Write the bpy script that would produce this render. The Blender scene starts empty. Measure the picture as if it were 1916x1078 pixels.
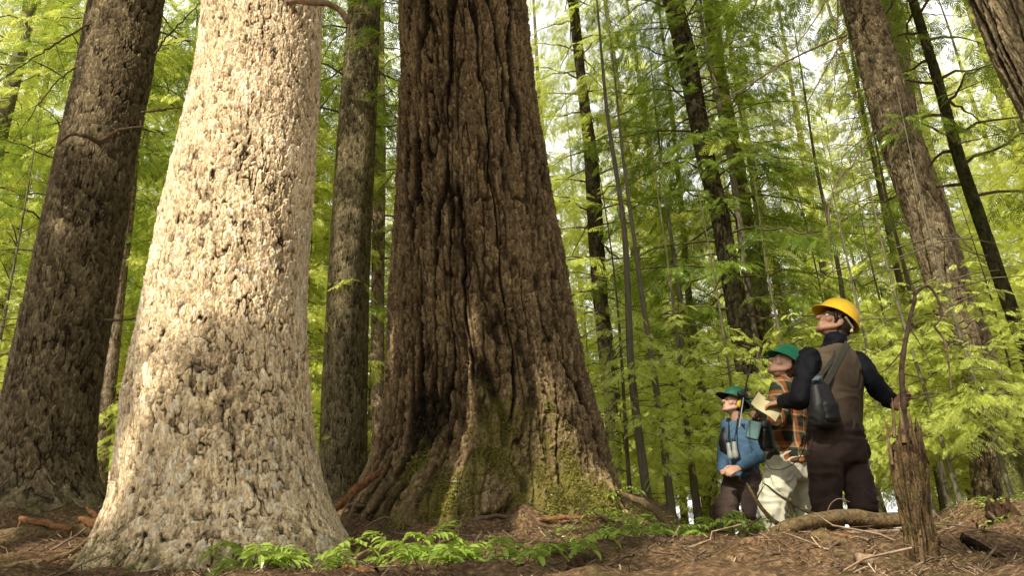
import bpy, math, random
import numpy as np
from mathutils import Vector
random.seed(7); RS = np.random.RandomState(11)
scene = bpy.context.scene
COL = scene.collection
# ------------------------------------------------------------------ camera
FPX = 1400.0; PITCH = math.radians(20.1); ROLL = math.radians(3.42)
Fv = np.array([0, math.cos(PITCH), math.sin(PITCH)])
r0 = np.array([1.0, 0, 0]); u0 = np.array([0, -math.sin(PITCH), math.cos(PITCH)])
Rv = math.cos(ROLL)*r0 - math.sin(ROLL)*u0
Uv = math.cos(ROLL)*u0 + math.sin(ROLL)*r0
def at(px, py, Y):
    d = Fv + (px-958)/FPX*Rv + (539-py)/FPX*Uv
    return d*(Y/d[1])
cam_d = bpy.data.cameras.new('camera'); cam = bpy.data.objects.new('camera', cam_d); COL.objects.link(cam)
from mathutils import Matrix
cam.matrix_world = Matrix(((Rv[0], Uv[0], -Fv[0], 0), (Rv[1], Uv[1], -Fv[1], 0), (Rv[2], Uv[2], -Fv[2], 0), (0, 0, 0, 1)))
cam_d.sensor_width = 36; cam_d.lens = 36*FPX/1916; cam_d.clip_start = .05; cam_d.clip_end = 2000
scene.camera = cam
scene.render.engine = 'CYCLES'
scene.view_settings.view_transform = 'Standard'; scene.view_settings.look = 'None'; scene.view_settings.exposure = 0
scene.cycles.max_bounces = 8; scene.cycles.transparent_max_bounces = 8
scene.cycles.diffuse_bounces = 4; scene.cycles.transmission_bounces = 4
# ------------------------------------------------------------------ light
SUN = np.array([-.36, -.80, .72]); SUN /= np.linalg.norm(SUN)
w = bpy.data.worlds.new('World'); scene.world = w; w.use_nodes = True
nt = w.node_tree; nt.nodes.clear()
sky = nt.nodes.new('ShaderNodeTexSky'); sky.sky_type = 'NISHITA'; sky.sun_disc = False
sky.sun_elevation = math.asin(SUN[2]); sky.sun_rotation = math.atan2(SUN[0], SUN[1]); sky.dust_density = 3.0; sky.air_density = .8; sky.ozone_density = .6
bg = nt.nodes.new('ShaderNodeBackground'); bg.inputs[1].default_value = .15
wo = nt.nodes.new('ShaderNodeOutputWorld')
hs = nt.nodes.new('ShaderNodeHueSaturation'); hs.inputs['Saturation'].default_value = .28; hs.inputs['Value'].default_value = 1.1
nt.links.new(sky.outputs[0], hs.inputs['Color']); tcw = nt.nodes.new('ShaderNodeTexCoord'); sxyz = nt.nodes.new('ShaderNodeSeparateXYZ'); nt.links.new(tcw.outputs['Generated'], sxyz.inputs[0])
cn = nt.nodes.new('ShaderNodeTexNoise'); cn.inputs['Scale'].default_value = 3.5; cn.inputs['Detail'].default_value = 5; nt.links.new(tcw.outputs['Generated'], cn.inputs['Vector'])
r1 = nt.nodes.new('ShaderNodeMapRange'); r1.inputs[1].default_value = .15; r1.inputs[2].default_value = .6; nt.links.new(sxyz.outputs[1], r1.inputs[0])
r2 = nt.nodes.new('ShaderNodeMapRange'); r2.inputs[1].default_value = .22; r2.inputs[2].default_value = .46; nt.links.new(cn.outputs[0], r2.inputs[0])
mu = nt.nodes.new('ShaderNodeMath'); mu.operation = 'MULTIPLY'; nt.links.new(r1.outputs[0], mu.inputs[0]); nt.links.new(r2.outputs[0], mu.inputs[1])
cm = nt.nodes.new('ShaderNodeMix'); cm.data_type = 'RGBA'; nt.links.new(mu.outputs[0], cm.inputs[0]); nt.links.new(hs.outputs[0], cm.inputs[6]); cm.inputs[7].default_value = (11.0, 11.0, 10.6, 1)   # bright white added to the sky ahead to whiten gaps and backlight leaves
nt.links.new(cm.outputs[2], bg.inputs[0]); nt.links.new(bg.outputs[0], wo.inputs[0])
sd = bpy.data.lights.new('sun', 'SUN'); sd.energy = 5.0; sd.angle = math.radians(.53); sd.color = (1, .93, .78)
so = bpy.data.objects.new('sun', sd); COL.objects.link(so)
so.rotation_euler = Vector(SUN.tolist()).to_track_quat('Z', 'Y').to_euler(); so.location = (0, -5, 30)
# ------------------------------------------------------------------ noise
def _h(ix, iy, iz, s=0):
    n = (ix.astype(np.int64)*374761393 + iy.astype(np.int64)*668265263 + iz.astype(np.int64)*2147483647 + s*1274126177) & 0xffffffff
    n = ((n ^ (n >> 13))*1274126177) & 0xffffffff
    n = ((n ^ (n >> 16))*2246822519) & 0xffffffff
    return ((n ^ (n >> 15)) & 0xffffff)/16777215.0
def noise(x, y, z, s=0):            # value noise, -1..1
    x, y, z = np.broadcast_arrays(np.asarray(x, float), np.asarray(y, float), np.asarray(z, float))
    ix, iy, iz = np.floor(x).astype(np.int64), np.floor(y).astype(np.int64), np.floor(z).astype(np.int64)
    fx, fy, fz = x-ix, y-iy, z-iz
    fx = fx*fx*(3-2*fx); fy = fy*fy*(3-2*fy); fz = fz*fz*(3-2*fz)
    r = 0
    for a in (0, 1):
        wx = fx if a else 1-fx
        for b in (0, 1):
            wy = fy if b else 1-fy
            for c in (0, 1):
                wz = fz if c else 1-fz
                r = r + wx*wy*wz*_h(ix+a, iy+b, iz+c, s)
    return r*2-1
def fbm(x, y, z, o=3, s=0):
    r = 0; a = 1; t = 0
    for k in range(o):
        r = r + a*noise(x*2**k, y*2**k, z*2**k, s+k); t += a; a *= .5
    return r/t
def vor(u, v, P, s=0, jit=.9):      # u periodic with P cells; returns F1, F2-F1, id
    iu, iv = np.floor(u).astype(np.int64), np.floor(v).astype(np.int64)
    F1 = np.full(u.shape, 9.); F2 = np.full(u.shape, 9.); ID = np.zeros(u.shape); DX = np.zeros(u.shape)
    for a in (-1, 0, 1):
        for b in (-1, 0, 1):
            cu, cv = iu+a, iv+b; cm = np.mod(cu, P); z0 = np.zeros_like(cm)
            px = cu+.5+jit*(_h(cm, cv, z0, s)-.5); py = cv+.5+jit*(_h(cm, cv, z0, s+1)-.5)
            d = np.hypot(u-px, v-py); n = d < F1
            F2 = np.where(n, F1, np.minimum(F2, d)); ID = np.where(n, _h(cm, cv, z0, s+2), ID)
            DX = np.where(n, v-py, DX); F1 = np.where(n, d, F1)
    return F1, F2-F1, ID, DX
def sst(a, b, x):
    t = np.clip((x-a)/(b-a), 0, 1); return t*t*(3-2*t)
# ------------------------------------------------------------------ mesh helpers
def mesh_np(name, V, F4, mats, mi=None, smooth=False, attrs=None, F3=None):
    me = bpy.data.meshes.new(name)
    V = np.asarray(V, np.float32); nf = 0; loops = []; starts = []; tot = []
    ls = 0
    if F4 is not None and len(F4):
        F4 = np.asarray(F4, np.int32); loops.append(F4.ravel()); starts.append(np.arange(len(F4))*4); ls = len(F4)*4; nf += len(F4)
    if F3 is not None and len(F3):
        F3 = np.asarray(F3, np.int32); loops.append(F3.ravel()); starts.append(ls+np.arange(len(F3))*3); nf += len(F3)
    loops = np.concatenate(loops); starts = np.concatenate(starts).astype(np.int32)
    me.vertices.add(len(V)); me.vertices.foreach_set('co', V.ravel())
    me.loops.add(len(loops)); me.loops.foreach_set('vertex_index', loops)
    me.polygons.add(nf); me.polygons.foreach_set('loop_start', starts)
    for m in mats: me.materials.append(m)
    if mi is not None: me.polygons.foreach_set('material_index', np.asarray(mi, np.int32))
    me.polygons.foreach_set('use_smooth', np.full(nf, smooth, bool))
    for k, a in (attrs or {}).items():
        at_ = me.attributes.new(k, 'FLOAT', 'POINT'); at_.data.foreach_set('value', np.asarray(a, np.float32))
    me.update(calc_edges=True); me.validate()
    return me
def link(name, me, parent=None, loc=None):
    o = bpy.data.objects.new(name, me); COL.objects.link(o)
    if parent is not None: o.parent = parent
    if loc is not None: o.location = tuple(float(c) for c in loc)
    return o
def tag(o, label, cat, group=None, kind=None):
    if label: o['label'] = label
    if cat: o['category'] = cat
    if group: o['group'] = group
    if kind: o['kind'] = kind
    return o
def thing(name, label, cat, loc=(0, 0, 0), group=None, rotz=0):
    o = bpy.data.objects.new(name, None); COL.objects.link(o); o.location = tuple(float(c) for c in loc); o.rotation_euler = (0, 0, rotz)
    o.empty_display_size = .2
    return tag(o, label, cat, group)
class MB:
    def __init__(s): s.V = []; s.F = []; s.T = []; s.MI = []; s.MT = []; s.A = []; s.n = 0
    def add(s, V, F4=None, F3=None, m=0, a=None):
        V = np.asarray(V, float)
        if F4 is not None and len(F4): s.F.append(np.asarray(F4)+s.n); s.MI.append(np.full(len(F4), m))
        if F3 is not None and len(F3): s.T.append(np.asarray(F3)+s.n); s.MT.append(np.full(len(F3), m))
        s.V.append(V); s.n += len(V)
        s.A.append(np.full(len(V), .5) if a is None else np.broadcast_to(np.asarray(a, float), (len(V),)))
    def tube(s, pts, rad, n=7, m=0, a=None, cap=True, rough=0, seed=0):
        P = np.asarray(pts, float); k = len(P); R = np.broadcast_to(np.asarray(rad, float), (k,)).copy()
        T = np.gradient(P, axis=0); T /= np.linalg.norm(T, axis=1)[:, None]+1e-9
        ref = np.array([0, 0, 1.]) if abs(T[:, 2]).mean() < .8 else np.array([1., 0, 0])
        A = np.cross(T, ref); A /= np.linalg.norm(A, axis=1)[:, None]+1e-9; B = np.cross(T, A)
        th = np.arange(n)/n*2*math.pi
        off = np.cos(th)[None, :, None]*A[:, None]+np.sin(th)[None, :, None]*B[:, None]
        RR = np.repeat(R[:, None], n, 1)
        if rough:
            i, j = np.meshgrid(np.arange(k), np.arange(n), indexing='ij')
            RR = RR*(1+rough*noise(np.cos(th)[j]*1.7+seed, np.sin(th)[j]*1.7, i*.55+seed)+.5*rough*noise(np.cos(th)[j]*3.7+seed, np.sin(th)[j]*3.7, i*1.3+seed))
        V = P[:, None]+off*RR[..., None]; V = V.reshape(-1, 3)
        i, j = np.meshgrid(np.arange(k-1), np.arange(n), indexing='ij')
        F = np.stack([i*n+j, i*n+(j+1) % n, (i+1)*n+(j+1) % n, (i+1)*n+j], -1).reshape(-1, 4)
        T3 = None
        if cap:
            V = np.vstack([V, P[0], P[-1]]); c0 = k*n; jj = np.arange(n)
            T3 = np.vstack([np.stack([np.full(n, c0), (jj+1) % n, jj], 1), np.stack([np.full(n, c0+1), (k-1)*n+jj, (k-1)*n+(jj+1) % n], 1)])
        s.add(V, F, T3, m, a)
    def build(s, name, mats, parent=None, smooth=False, loc=None):
        V = np.vstack(s.V); F = np.vstack(s.F) if s.F else None; T = np.vstack(s.T) if s.T else None
        mi = np.concatenate(([np.concatenate(s.MI)] if s.F else [])+([np.concatenate(s.MT)] if s.T else []))
        if loc is not None: V = V-np.asarray(loc)
        me = mesh_np(name, V, F, mats if isinstance(mats, list) else [mats], mi, smooth, {'t': np.concatenate(s.A)}, T)
        return link(name, me, parent, loc if parent is None else None)
def spline(pts, n):
    P = np.asarray(pts, float); t = np.linspace(0, len(P)-1, n); i = np.clip(np.floor(t).astype(int), 0, len(P)-2); f = (t-i)[:, None]
    P0 = P[np.clip(i-1, 0, None)]; P1 = P[i]; P2 = P[i+1]; P3 = P[np.clip(i+2, None, len(P)-1)]
    return .5*((2*P1)+(-P0+P2)*f+(2*P0-5*P1+4*P2-P3)*f*f+(-P0+3*P1-3*P2+P3)*f**3)
# ------------------------------------------------------------------ materials
class NT:
    def __init__(s, name):
        s.m = bpy.data.materials.new(name); s.m.use_nodes = True; s.t = s.m.node_tree; s.t.nodes.clear()
        s.out = s.t.nodes.new('ShaderNodeOutputMaterial')
    def n(s, ty, **k):
        nd = s.t.nodes.new('ShaderNode'+ty)
        for a, b in k.items():
            if a.startswith('i_'): nd.inputs[a[2:].replace('_', ' ')].default_value = b
            else: setattr(nd, a, b)
        return nd
    def l(s, a, b): s.t.links.new(a, b)
    def ramp(s, fac, stops):
        r = s.n('ValToRGB'); e = r.color_ramp.elements
        while len(e) < len(stops): e.new(.5)
        for i, (p, c) in enumerate(stops): e[i].position = p; e[i].color = tuple(c)+(1,) if len(c) == 3 else c
        s.l(fac, r.inputs[0]); return r.outputs[0]
    def mix(s, fac, a, b, mode='MIX'):
        x = s.n('Mix', data_type='RGBA', blend_type=mode)
        for v, i in ((fac, 0), (a, 6), (b, 7)):
            if isinstance(v, (int, float)): x.inputs[i].default_value = v
            elif isinstance(v, tuple): x.inputs[i].default_value = v+(1,)
            else: s.l(v, x.inputs[i])
        return x.outputs[2]
    def math(s, op, a, b=None):
        x = s.n('Math', operation=op)
        for v, i in ((a, 0), (b, 1)):
            if v is None: continue
            if isinstance(v, (int, float)): x.inputs[i].default_value = v
            else: s.l(v, x.inputs[i])
        return x.outputs[0]
    def noise(s, scale, detail=3, vec=None, rough=.55, dist=0):
        x = s.n('TexNoise'); x.inputs['Scale'].default_value = scale; x.inputs['Detail'].default_value = detail; x.inputs['Roughness'].default_value = rough; x.inputs['Distortion'].default_value = dist
        if vec is None: vec = s.n('TexCoord').outputs['Object']
        s.l(vec, x.inputs['Vector']); return x.outputs[0]
    def stretch(s, sc):
        mp = s.n('Mapping'); mp.inputs['Scale'].default_value = sc; s.l(s.n('TexCoord').outputs['Object'], mp.inputs[0]); return mp.outputs[0]
    def attr(s, name): return s.n('Attribute', attribute_name=name).outputs['Fac']
    def finish(s, col, rough=.9, bump=None, bs=.3, bd=.01, spec=.25):
        p = s.n('BsdfPrincipled'); p.inputs['Roughness'].default_value = rough; p.inputs['Specular IOR Level'].default_value = spec
        if isinstance(col, tuple): p.inputs['Base Color'].default_value = col+(1,)
        else: s.l(col, p.inputs['Base Color'])
        if bump is not None:
            b = s.n('Bump'); b.inputs['Strength'].default_value = bs; b.inputs['Distance'].default_value = bd; s.l(bump, b.inputs['Height']); s.l(b.outputs[0], p.inputs['Normal'])
        s.l(p.outputs[0], s.out.inputs[0]); s.p = p; return s.m
def bark_mat(name, crev, mid, light, moss=0.0, mosscol=(.10, .12, .025), vs=55, vk=.62, gain=1.0):
    t = NT(name); h = t.attr('h')
    base = t.ramp(h, [(.08, crev), (.36, tuple(.6*a+.4*b for a, b in zip(crev, mid))), (.56, mid), (.95, light)])  # crevices darkened by height, cavity shade put into the colour
    n1 = t.noise(2.2, 4); base = t.mix(.55, base, t.ramp(n1, [(.3, (.55, .5, .47)), (.7, (1.25, 1.2, 1.15))]), 'MULTIPLY')
    n2 = t.noise(45, 3, t.stretch((1, 1, .35)))
    base = t.mix(.75, base, t.ramp(n2, [(.3, (.5, .46, .42)), (.7, (1.4, 1.38, 1.35))]), 'MULTIPLY')
    vm = t.n('Mapping'); vm.inputs['Scale'].default_value = (1, 1, .24); ad = t.n('VectorMath', operation='ADD'); nn_ = t.n('TexNoise'); nn_.inputs['Scale'].default_value = 38; nn_.inputs['Detail'].default_value = 3
    tc_ = t.n('TexCoord').outputs['Object']; t.l(tc_, nn_.inputs['Vector']); sc_ = t.n('VectorMath', operation='SCALE'); sc_.inputs['Scale'].default_value = .030; t.l(nn_.outputs['Color'], sc_.inputs[0]); t.l(tc_, ad.inputs[0]); t.l(sc_.outputs[0], ad.inputs[1]); t.l(ad.outputs[0], vm.inputs[0])
    vr = t.n('TexVoronoi', feature='DISTANCE_TO_EDGE'); vr.inputs['Scale'].default_value = vs; t.l(vm.outputs[0], vr.inputs['Vector'])
    vr2 = t.n('TexVoronoi'); vr2.inputs['Scale'].default_value = vs; t.l(vm.outputs[0], vr2.inputs['Vector'])
    crk = t.ramp(vr.outputs['Distance'], [(.0, (0, 0, 0)), (.09, (1, 1, 1))]); sp_ = t.n('SeparateColor'); t.l(vr2.outputs['Color'], sp_.inputs[0])
    base = t.mix(.55, base, t.ramp(sp_.outputs[0], [(0, (.55, .52, .5)), (1, (1.3, 1.3, 1.3))]), 'MULTIPLY')
    msk = t.ramp(t.noise(11, 4, rough=.7), [(.38, (.15, .15, .15)), (.6, (1, 1, 1))])
    base = t.mix(t.math('MULTIPLY', msk, vk), base, t.mix(1.0, base, t.mix(crk, tuple(min(1, c*.3) for c in (1.0, .85, .7)), (1.0, 1.0, 1.0)), 'MULTIPLY'))
    fk = t.ramp(t.noise(34, 4, t.stretch((1, 1, .5)), .75), [(.50, (0, 0, 0)), (.64, (.6, .6, .6))]); base = t.mix(fk, base, tuple(.55*a+.35*b for a, b in zip(mid, crev)))
    lich = t.ramp(t.noise(14, 4, rough=.7), [(.58, (0, 0, 0)), (.68, (.6, .6, .6))])
    base = t.mix(t.math('MULTIPLY', lich, h), base, tuple(min(1, c*1.35+.02) for c in light))
    if gain != 1.0: base = t.mix(1.0, base, (gain, gain, gain), 'MULTIPLY')
    mo = t.attr('moss'); f = t.ramp(t.math('ADD', t.math('MULTIPLY', mo, 1.0), t.math('SUBTRACT', t.noise(9, 5, rough=.7), .62)), [(.1, (0, 0, 0)), (.42, (.85, .85, .85))])
    mc = t.ramp(t.noise(60, 2), [(.3, tuple(c*.45 for c in mosscol)), (.7, tuple(c*1.5 for c in mosscol))])
    base = t.mix(f, base, mc)
    hb = t.math('ADD', t.math('ADD', t.noise(120, 4, t.stretch((1, 1, .4)), .65), t.math('MULTIPLY', crk, .8)), t.math('MULTIPLY', sp_.outputs[0], .8))
    return t.finish(base, .95, hb, .75, .009, .1)
M = {}
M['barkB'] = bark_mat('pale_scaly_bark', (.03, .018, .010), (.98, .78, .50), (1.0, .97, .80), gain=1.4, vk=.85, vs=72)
M['barkA'] = bark_mat('grey_brown_bark', (.02, .014, .008), (.15, .12, .072), (.30, .25, .155), gain=1.6)
M['barkC'] = bark_mat('deep_furrowed_bark', (.006, .0042, .002), (.125, .088, .048), (.40, .30, .17), mosscol=(.20, .18, .035), gain=1.25)
M['barkD'] = bark_mat('fine_ridged_bark', (.02, .016, .009), (.12, .10, .055), (.21, .18, .11), gain=1.6)
M['barkL'] = bark_mat('sunlit_pale_bark', (.05, .03, .02), (.38, .30, .21), (.55, .46, .35))  # sunlight on the trunks painted in as a paler bark colour
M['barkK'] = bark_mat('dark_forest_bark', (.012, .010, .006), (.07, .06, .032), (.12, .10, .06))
M['barkS'] = bark_mat('weathered_snag_wood', (.013, .009, .006), (.17, .115, .06), (.32, .235, .135), mosscol=(.12, .12, .03))
def farbark():
    t = NT('background_bark'); oi = t.n('ObjectInfo').outputs['Random']
    n = t.noise(9, 4, t.stretch((2, 2, .35)), .65)
    b = t.ramp(n, [(.35, (.045, .035, .022)), (.65, (.17, .135, .085))])
    b = t.mix(t.math('MULTIPLY', oi, .5), b, (.24, .22, .15)); return t.finish(b, .95, n, .8, .03, .1)
M['farbark'] = farbark()
def leafmat(name, dark, light, trans, tf=.5, oir=.5):
    t = NT(name); a = t.attr('t'); r = t.n('ObjectInfo').outputs['Random']
    c = t.ramp(a, [(0, dark), (1, light)])
    c = t.mix(t.math('MULTIPLY', r, oir), c, tuple(x*1.5 for x in light))
    tc = t.mix(.7, c, trans); gl = t.n('BsdfDiffuse'); t.l(c, gl.inputs[0])
    tr = t.n('BsdfTranslucent'); t.l(tc, tr.inputs[0])
    mx = t.n('MixShader'); mx.inputs[0].default_value = tf; t.l(gl.outputs[0], mx.inputs[1]); t.l(tr.outputs[0], mx.inputs[2])
    gs = t.n('BsdfGlossy'); gs.inputs['Roughness'].default_value = .28; gs.inputs[0].default_value = (1, 1, 1, 1)
    m2 = t.n('MixShader'); m2.inputs[0].default_value = .035; t.l(mx.outputs[0], m2.inputs[1]); t.l(gs.outputs[0], m2.inputs[2])
    t.l(m2.outputs[0], t.out.inputs[0]); return t.m
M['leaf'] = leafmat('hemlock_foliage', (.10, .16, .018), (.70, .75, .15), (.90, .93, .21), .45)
M['leafdark'] = leafmat('shaded_hemlock_foliage', (.05, .09, .012), (.24, .33, .04), (.42, .54, .06), .48)  # darker leaf copy, shade painted into the colour
M['leaffar'] = leafmat('far_sunlit_foliage', (.24, .32, .035), (.80, .82, .22), (.9, .92, .25), .42)  # brighter leaf copy, sunlight painted into the colour
M['leafbright'] = leafmat('young_bright_foliage', (.22, .30, .03), (.70, .76, .17), (.84, .90, .18), .42)
M['plant'] = leafmat('broad_leaf', (.16, .28, .03), (.48, .62, .12), (.6, .75, .12), .4, .2)
def simple(name, c1, c2, scale=20, rough=.9, bs=.3, bd=.004, st=(1, 1, 1), spec=.2):
    t = NT(name); n = t.noise(scale, 4, t.stretch(st), .6)
    return t.finish(t.ramp(n, [(.3, c1), (.7, c2)]), rough, n, bs, bd, spec)
M['twig'] = simple('dead_twig_wood', (.07, .045, .028), (.24, .17, .11), 25)
M['twigpale'] = simple('pale_bare_wood', (.16, .10, .06), (.46, .33, .22), 28, st=(1, 1, 1))
M['twigred'] = simple('orange_split_wood', (.12, .05, .02), (.40, .20, .085), 35, bs=.7)
M['log'] = simple('mossy_log_bark', (.05, .032, .016), (.26, .18, .085), 38, bs=1, bd=.012)
def litterm():
    t = NT('needle_litter'); a = t.attr('t')
    return t.finish(t.ramp(a, [(0, (.05, .03, .016)), (.5, (.28, .175, .095)), (1, (.66, .50, .32))]), .95)
M['litter'] = litterm()
def groundm():
    t = NT('forest_floor'); n1 = t.noise(1.3, 4); n2 = t.noise(38, 5, rough=.75); n3 = t.noise(7, 5, rough=.7)
    c = t.ramp(n2, [(.3, (.04, .025, .014)), (.5, (.22, .14, .078)), (.7, (.55, .39, .23))])
    c = t.mix(.7, c, t.ramp(n3, [(.3, (.5, .45, .42)), (.65, (1.25, 1.15, 1.05))]), 'MULTIPLY')
    mo = t.ramp(n1, [(.52, (0, 0, 0)), (.66, (.55, .55, .55))]); c = t.mix(mo, c, (.07, .085, .02))
    return t.finish(c, .97, n2, .9, .03, .1)
M['ground'] = groundm()
# ------------------------------------------------------------------ ground
GC = [(-100,1088,4.2),(300,1092,4.0),(600,1090,4.0),(780,1085,3.4),(958,1080,3.1),(1300,1088,3.3),(1500,1085,3.5),(1650,1088,3.6),(1950,1090,3.8),
      (-100,1030,6),(60,1020,6),(650,1010,5.8),(800,1010,5.2),(958,1015,4.8),(1150,1020,4.6),(1300,1025,4.4),(1450,1010,4.1),(1560,1002,4.15),(1660,1000,4.2),(1800,985,4.6),(1950,960,5.2),
      (-100,968,8),(100,966,8),(240,965,7.6),(640,950,7.3),(820,950,7.0),(930,958,6.8),(1050,950,7.0),(1150,935,7.6),(1240,975,6.6),(1330,990,5.4),(1900,938,6.6),(2100,935,6.6),
      (-100,965,10),(500,965,10),(1000,955,10)]
G = [at(*p) for p in GC]
G += [np.array(p, float) for p in [(2.1,5.0,-.36),(2.6,5.05,-.36),(1.95,5.7,-.37),(1.7,6.3,-.33),(2.1,7.0,-.30),(3.2,6.0,-.3),(3.0,8,-.25),(6,9,-.1),(9,10,0),(2,10,-.1),(-2,12,.35),(4,14,0),
      (0,0,-.75),(-3,0,-.6),(3,0,-.8),(0,-4,-1.3),(-6,-4,-1.0),(6,-4,-1.2),(-8,3,-.1),(8,3,-.4),(-10,10,.8),(0,22,.3),(-12,22,.6),(12,22,.2),(0,60,.6),(-60,40,1),(60,40,.5),(0,-60,-4),(0,400,3),(-400,0,0),(400,0,0),(0,-400,-6)]]
G = np.array(G)
MOUND = [(at(390,1085,4.6)[0], 4.6, .82, .07), (at(912,958,7.5)[0], 7.5, 1.45, .10), (at(70,975,8)[0], 8.0, .75, .10), (at(1708,1080,3.62)[0], 3.62, .10, .05)]
def gz(x, y):
    x = np.asarray(x, float); y = np.asarray(y, float); s = 0; ws = 0
    for p in G:
        w_ = 1/((x-p[0])**2+(y-p[1])**2+.12)**2; s = s+w_*p[2]; ws = ws+w_
    b = s/ws
    near = np.exp(-((np.maximum(0, np.hypot(x, y-5)-6))/6)**2)
    for (cx_, cy_, r_, a_) in MOUND:
        dd = np.hypot(x-cx_, y-cy_); b = b+a_*np.exp(-((dd-r_)/.28)**2)*(.55+.6*noise(x*5, y*5, 0*x, 88))
    b = b+.06*fbm(x*1.7, y*1.7, 0*x, 3, 5)+near*.045*fbm(x*6, y*6, 0*x, 3, 9)+(1-near)*.25*noise(x*.15, y*.15, 0*x, 3)
    return b
def axis(lo, hi, st, far):
    c = list(np.arange(lo, hi, st)); a = []; d = st; v = c[-1]
    while v < far: d *= 1.25; v += d; a.append(v)
    b = []; d = st; v = c[0]
    while v > -far: d *= 1.25; v -= d; b.append(v)
    return np.array(b[::-1]+c+a)
gx = axis(-6.5, 6.5, .028, 700); gy = axis(2.2, 9.5, .028, 700)
XX, YY = np.meshgrid(gx, gy, indexing='ij'); ZZ = gz(XX, YY)
nearm = np.exp(-((np.maximum(0, np.hypot(XX, YY-5.5)-5))/3)**2)
ZZ = ZZ+nearm*(.014*fbm(XX*22, YY*22, 0*XX, 2, 21)+.02*np.abs(noise(XX*9, YY*9, 0*XX, 31)))
i, j = np.meshgrid(np.arange(len(gx)-1), np.arange(len(gy)-1), indexing='ij'); n_ = len(gy)
F = np.stack([i*n_+j, (i+1)*n_+j, (i+1)*n_+j+1, i*n_+j+1], -1).reshape(-1, 4)
go = link('forest_floor', mesh_np('forest_floor', np.stack([XX, YY, ZZ], -1).reshape(-1, 3), F, [M['ground']], smooth=True))
go['kind'] = 'structure'
# ------------------------------------------------------------------ detailed trunks
def trunk_mesh(name, prof, Y, mat, bark, nu, dz, ztop, height=24, flare=.1, mossf=None, seed=0):
    L = []
    for (l, r, py) in prof:
        a, b = at(l, py, Y), at(r, py, Y); c = (a+b)/2; L.append((c[2], c[0], np.linalg.norm(a-b)/2))
    L.sort(); L = np.array(L)
    zb = L[0, 0]; zs = np.arange(min(zb-.35, float(gz(L[0, 1], Y))-.3), ztop, dz)
    zs2 = np.linspace(ztop, height, 26)
    z = np.concatenate([zs, zs2])
    sl = (L[-1, 1]-L[-3, 1])/(L[-1, 0]-L[-3, 0])
    def ip(k, z):
        v = np.interp(z, L[:, 0], L[:, k])
        return v
    cx = ip(1, z); hi = z > L[-1, 0]; cx[hi] = L[-1, 1]+sl*(z[hi]-L[-1, 0])
    rr = ip(2, z); rr[hi] = L[-1, 2]*(1-.9*(z[hi]-L[-1, 0])/(height-L[-1, 0]))
    lo = z < L[0, 0]; rr[lo] = L[0, 2]+np.minimum(.12, (L[0, 0]-z[lo])*.35)
    k = max(3, int(.25/dz)); ker = np.hanning(k*2+1); ker /= ker.sum(); nd = len(zs)
    for arr in (cx, rr):
        pad = np.concatenate([np.full(k, arr[0]), arr[:nd], arr[nd:nd+1].repeat(k)]); arr[:nd] = np.convolve(pad, ker, 'valid')
    c0 = np.array([cx[0], Y, min(zb, float(gz(cx[0], Y)))])
    th = np.arange(nu)/nu*2*math.pi
    TH, Z = np.meshgrid(th, z); Rm = rr[:, None]; CXm = cx[:, None]
    cs, sn = np.cos(TH), np.sin(TH)
    lobes = noise(cs*1.3+seed, sn*1.3, Z*.25, seed)+.5*noise(cs*2.9+seed, sn*2.9, Z*.4, seed+1)
    fl = np.exp(-np.maximum(0, Z-zb)/.5)
    R_ = Rm*(1+(.03+flare*fl)*lobes)
    Rref = float(np.median(rr[:nd]))
    C = 2*math.pi*Rref; U = TH*Rref
    x3, y3 = cs*Rref, sn*Rref
    wu = .035*noise(x3*5, y3*5, Z*3.5, seed+3)+.014*noise(x3*17, y3*17, Z*11, seed+4)
    wv = .05*noise(x3*9, y3*9, Z*6, seed+6)
    h, amp = bark(U+wu, Z+wv, C, x3, y3, Z, seed)
    R_ = R_+amp*(h-.6)
    V = np.stack([CXm+cs*R_, Y+sn*R_, Z+0*R_], -1).reshape(-1, 3)
    i, j = np.meshgrid(np.arange(len(z)-1), np.arange(nu), indexing='ij')
    F = np.stack([i*nu+j, i*nu+(j+1) % nu, (i+1)*nu+(j+1) % nu, (i+1)*nu+j], -1).reshape(-1, 4)
    ms = np.zeros_like(Z) if mossf is None else mossf(TH, Z, zb)
    me = mesh_np(name, V-c0, F, [mat], smooth=True, attrs={'h': h.ravel(), 'moss': np.broadcast_to(ms, Z.shape).ravel()})
    return me, c0, (lambda zz: (float(np.interp(zz, z, cx)), float(np.interp(zz, z, rr))))
def flakes(u, v, C, cw, ch, s, x, y, z, jag=.35):
    P = max(3, int(round(C/cw))); uu = u*P/C; vv = v/ch
    k = 1/cw
    uu = uu+jag*noise(x*k*1.4, y*k*1.4, z*k*.9, s+40)+jag*.6*noise(x*k*3.3, y*k*3.3, z*k*2.2, s+41)
    vv = vv+jag*.5*noise(x*k*1.2, y*k*1.2, z*k*.7, s+42)
    F1, E, ID, DX = vor(uu, vv, P, s)
    return E, ID, DX
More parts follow.
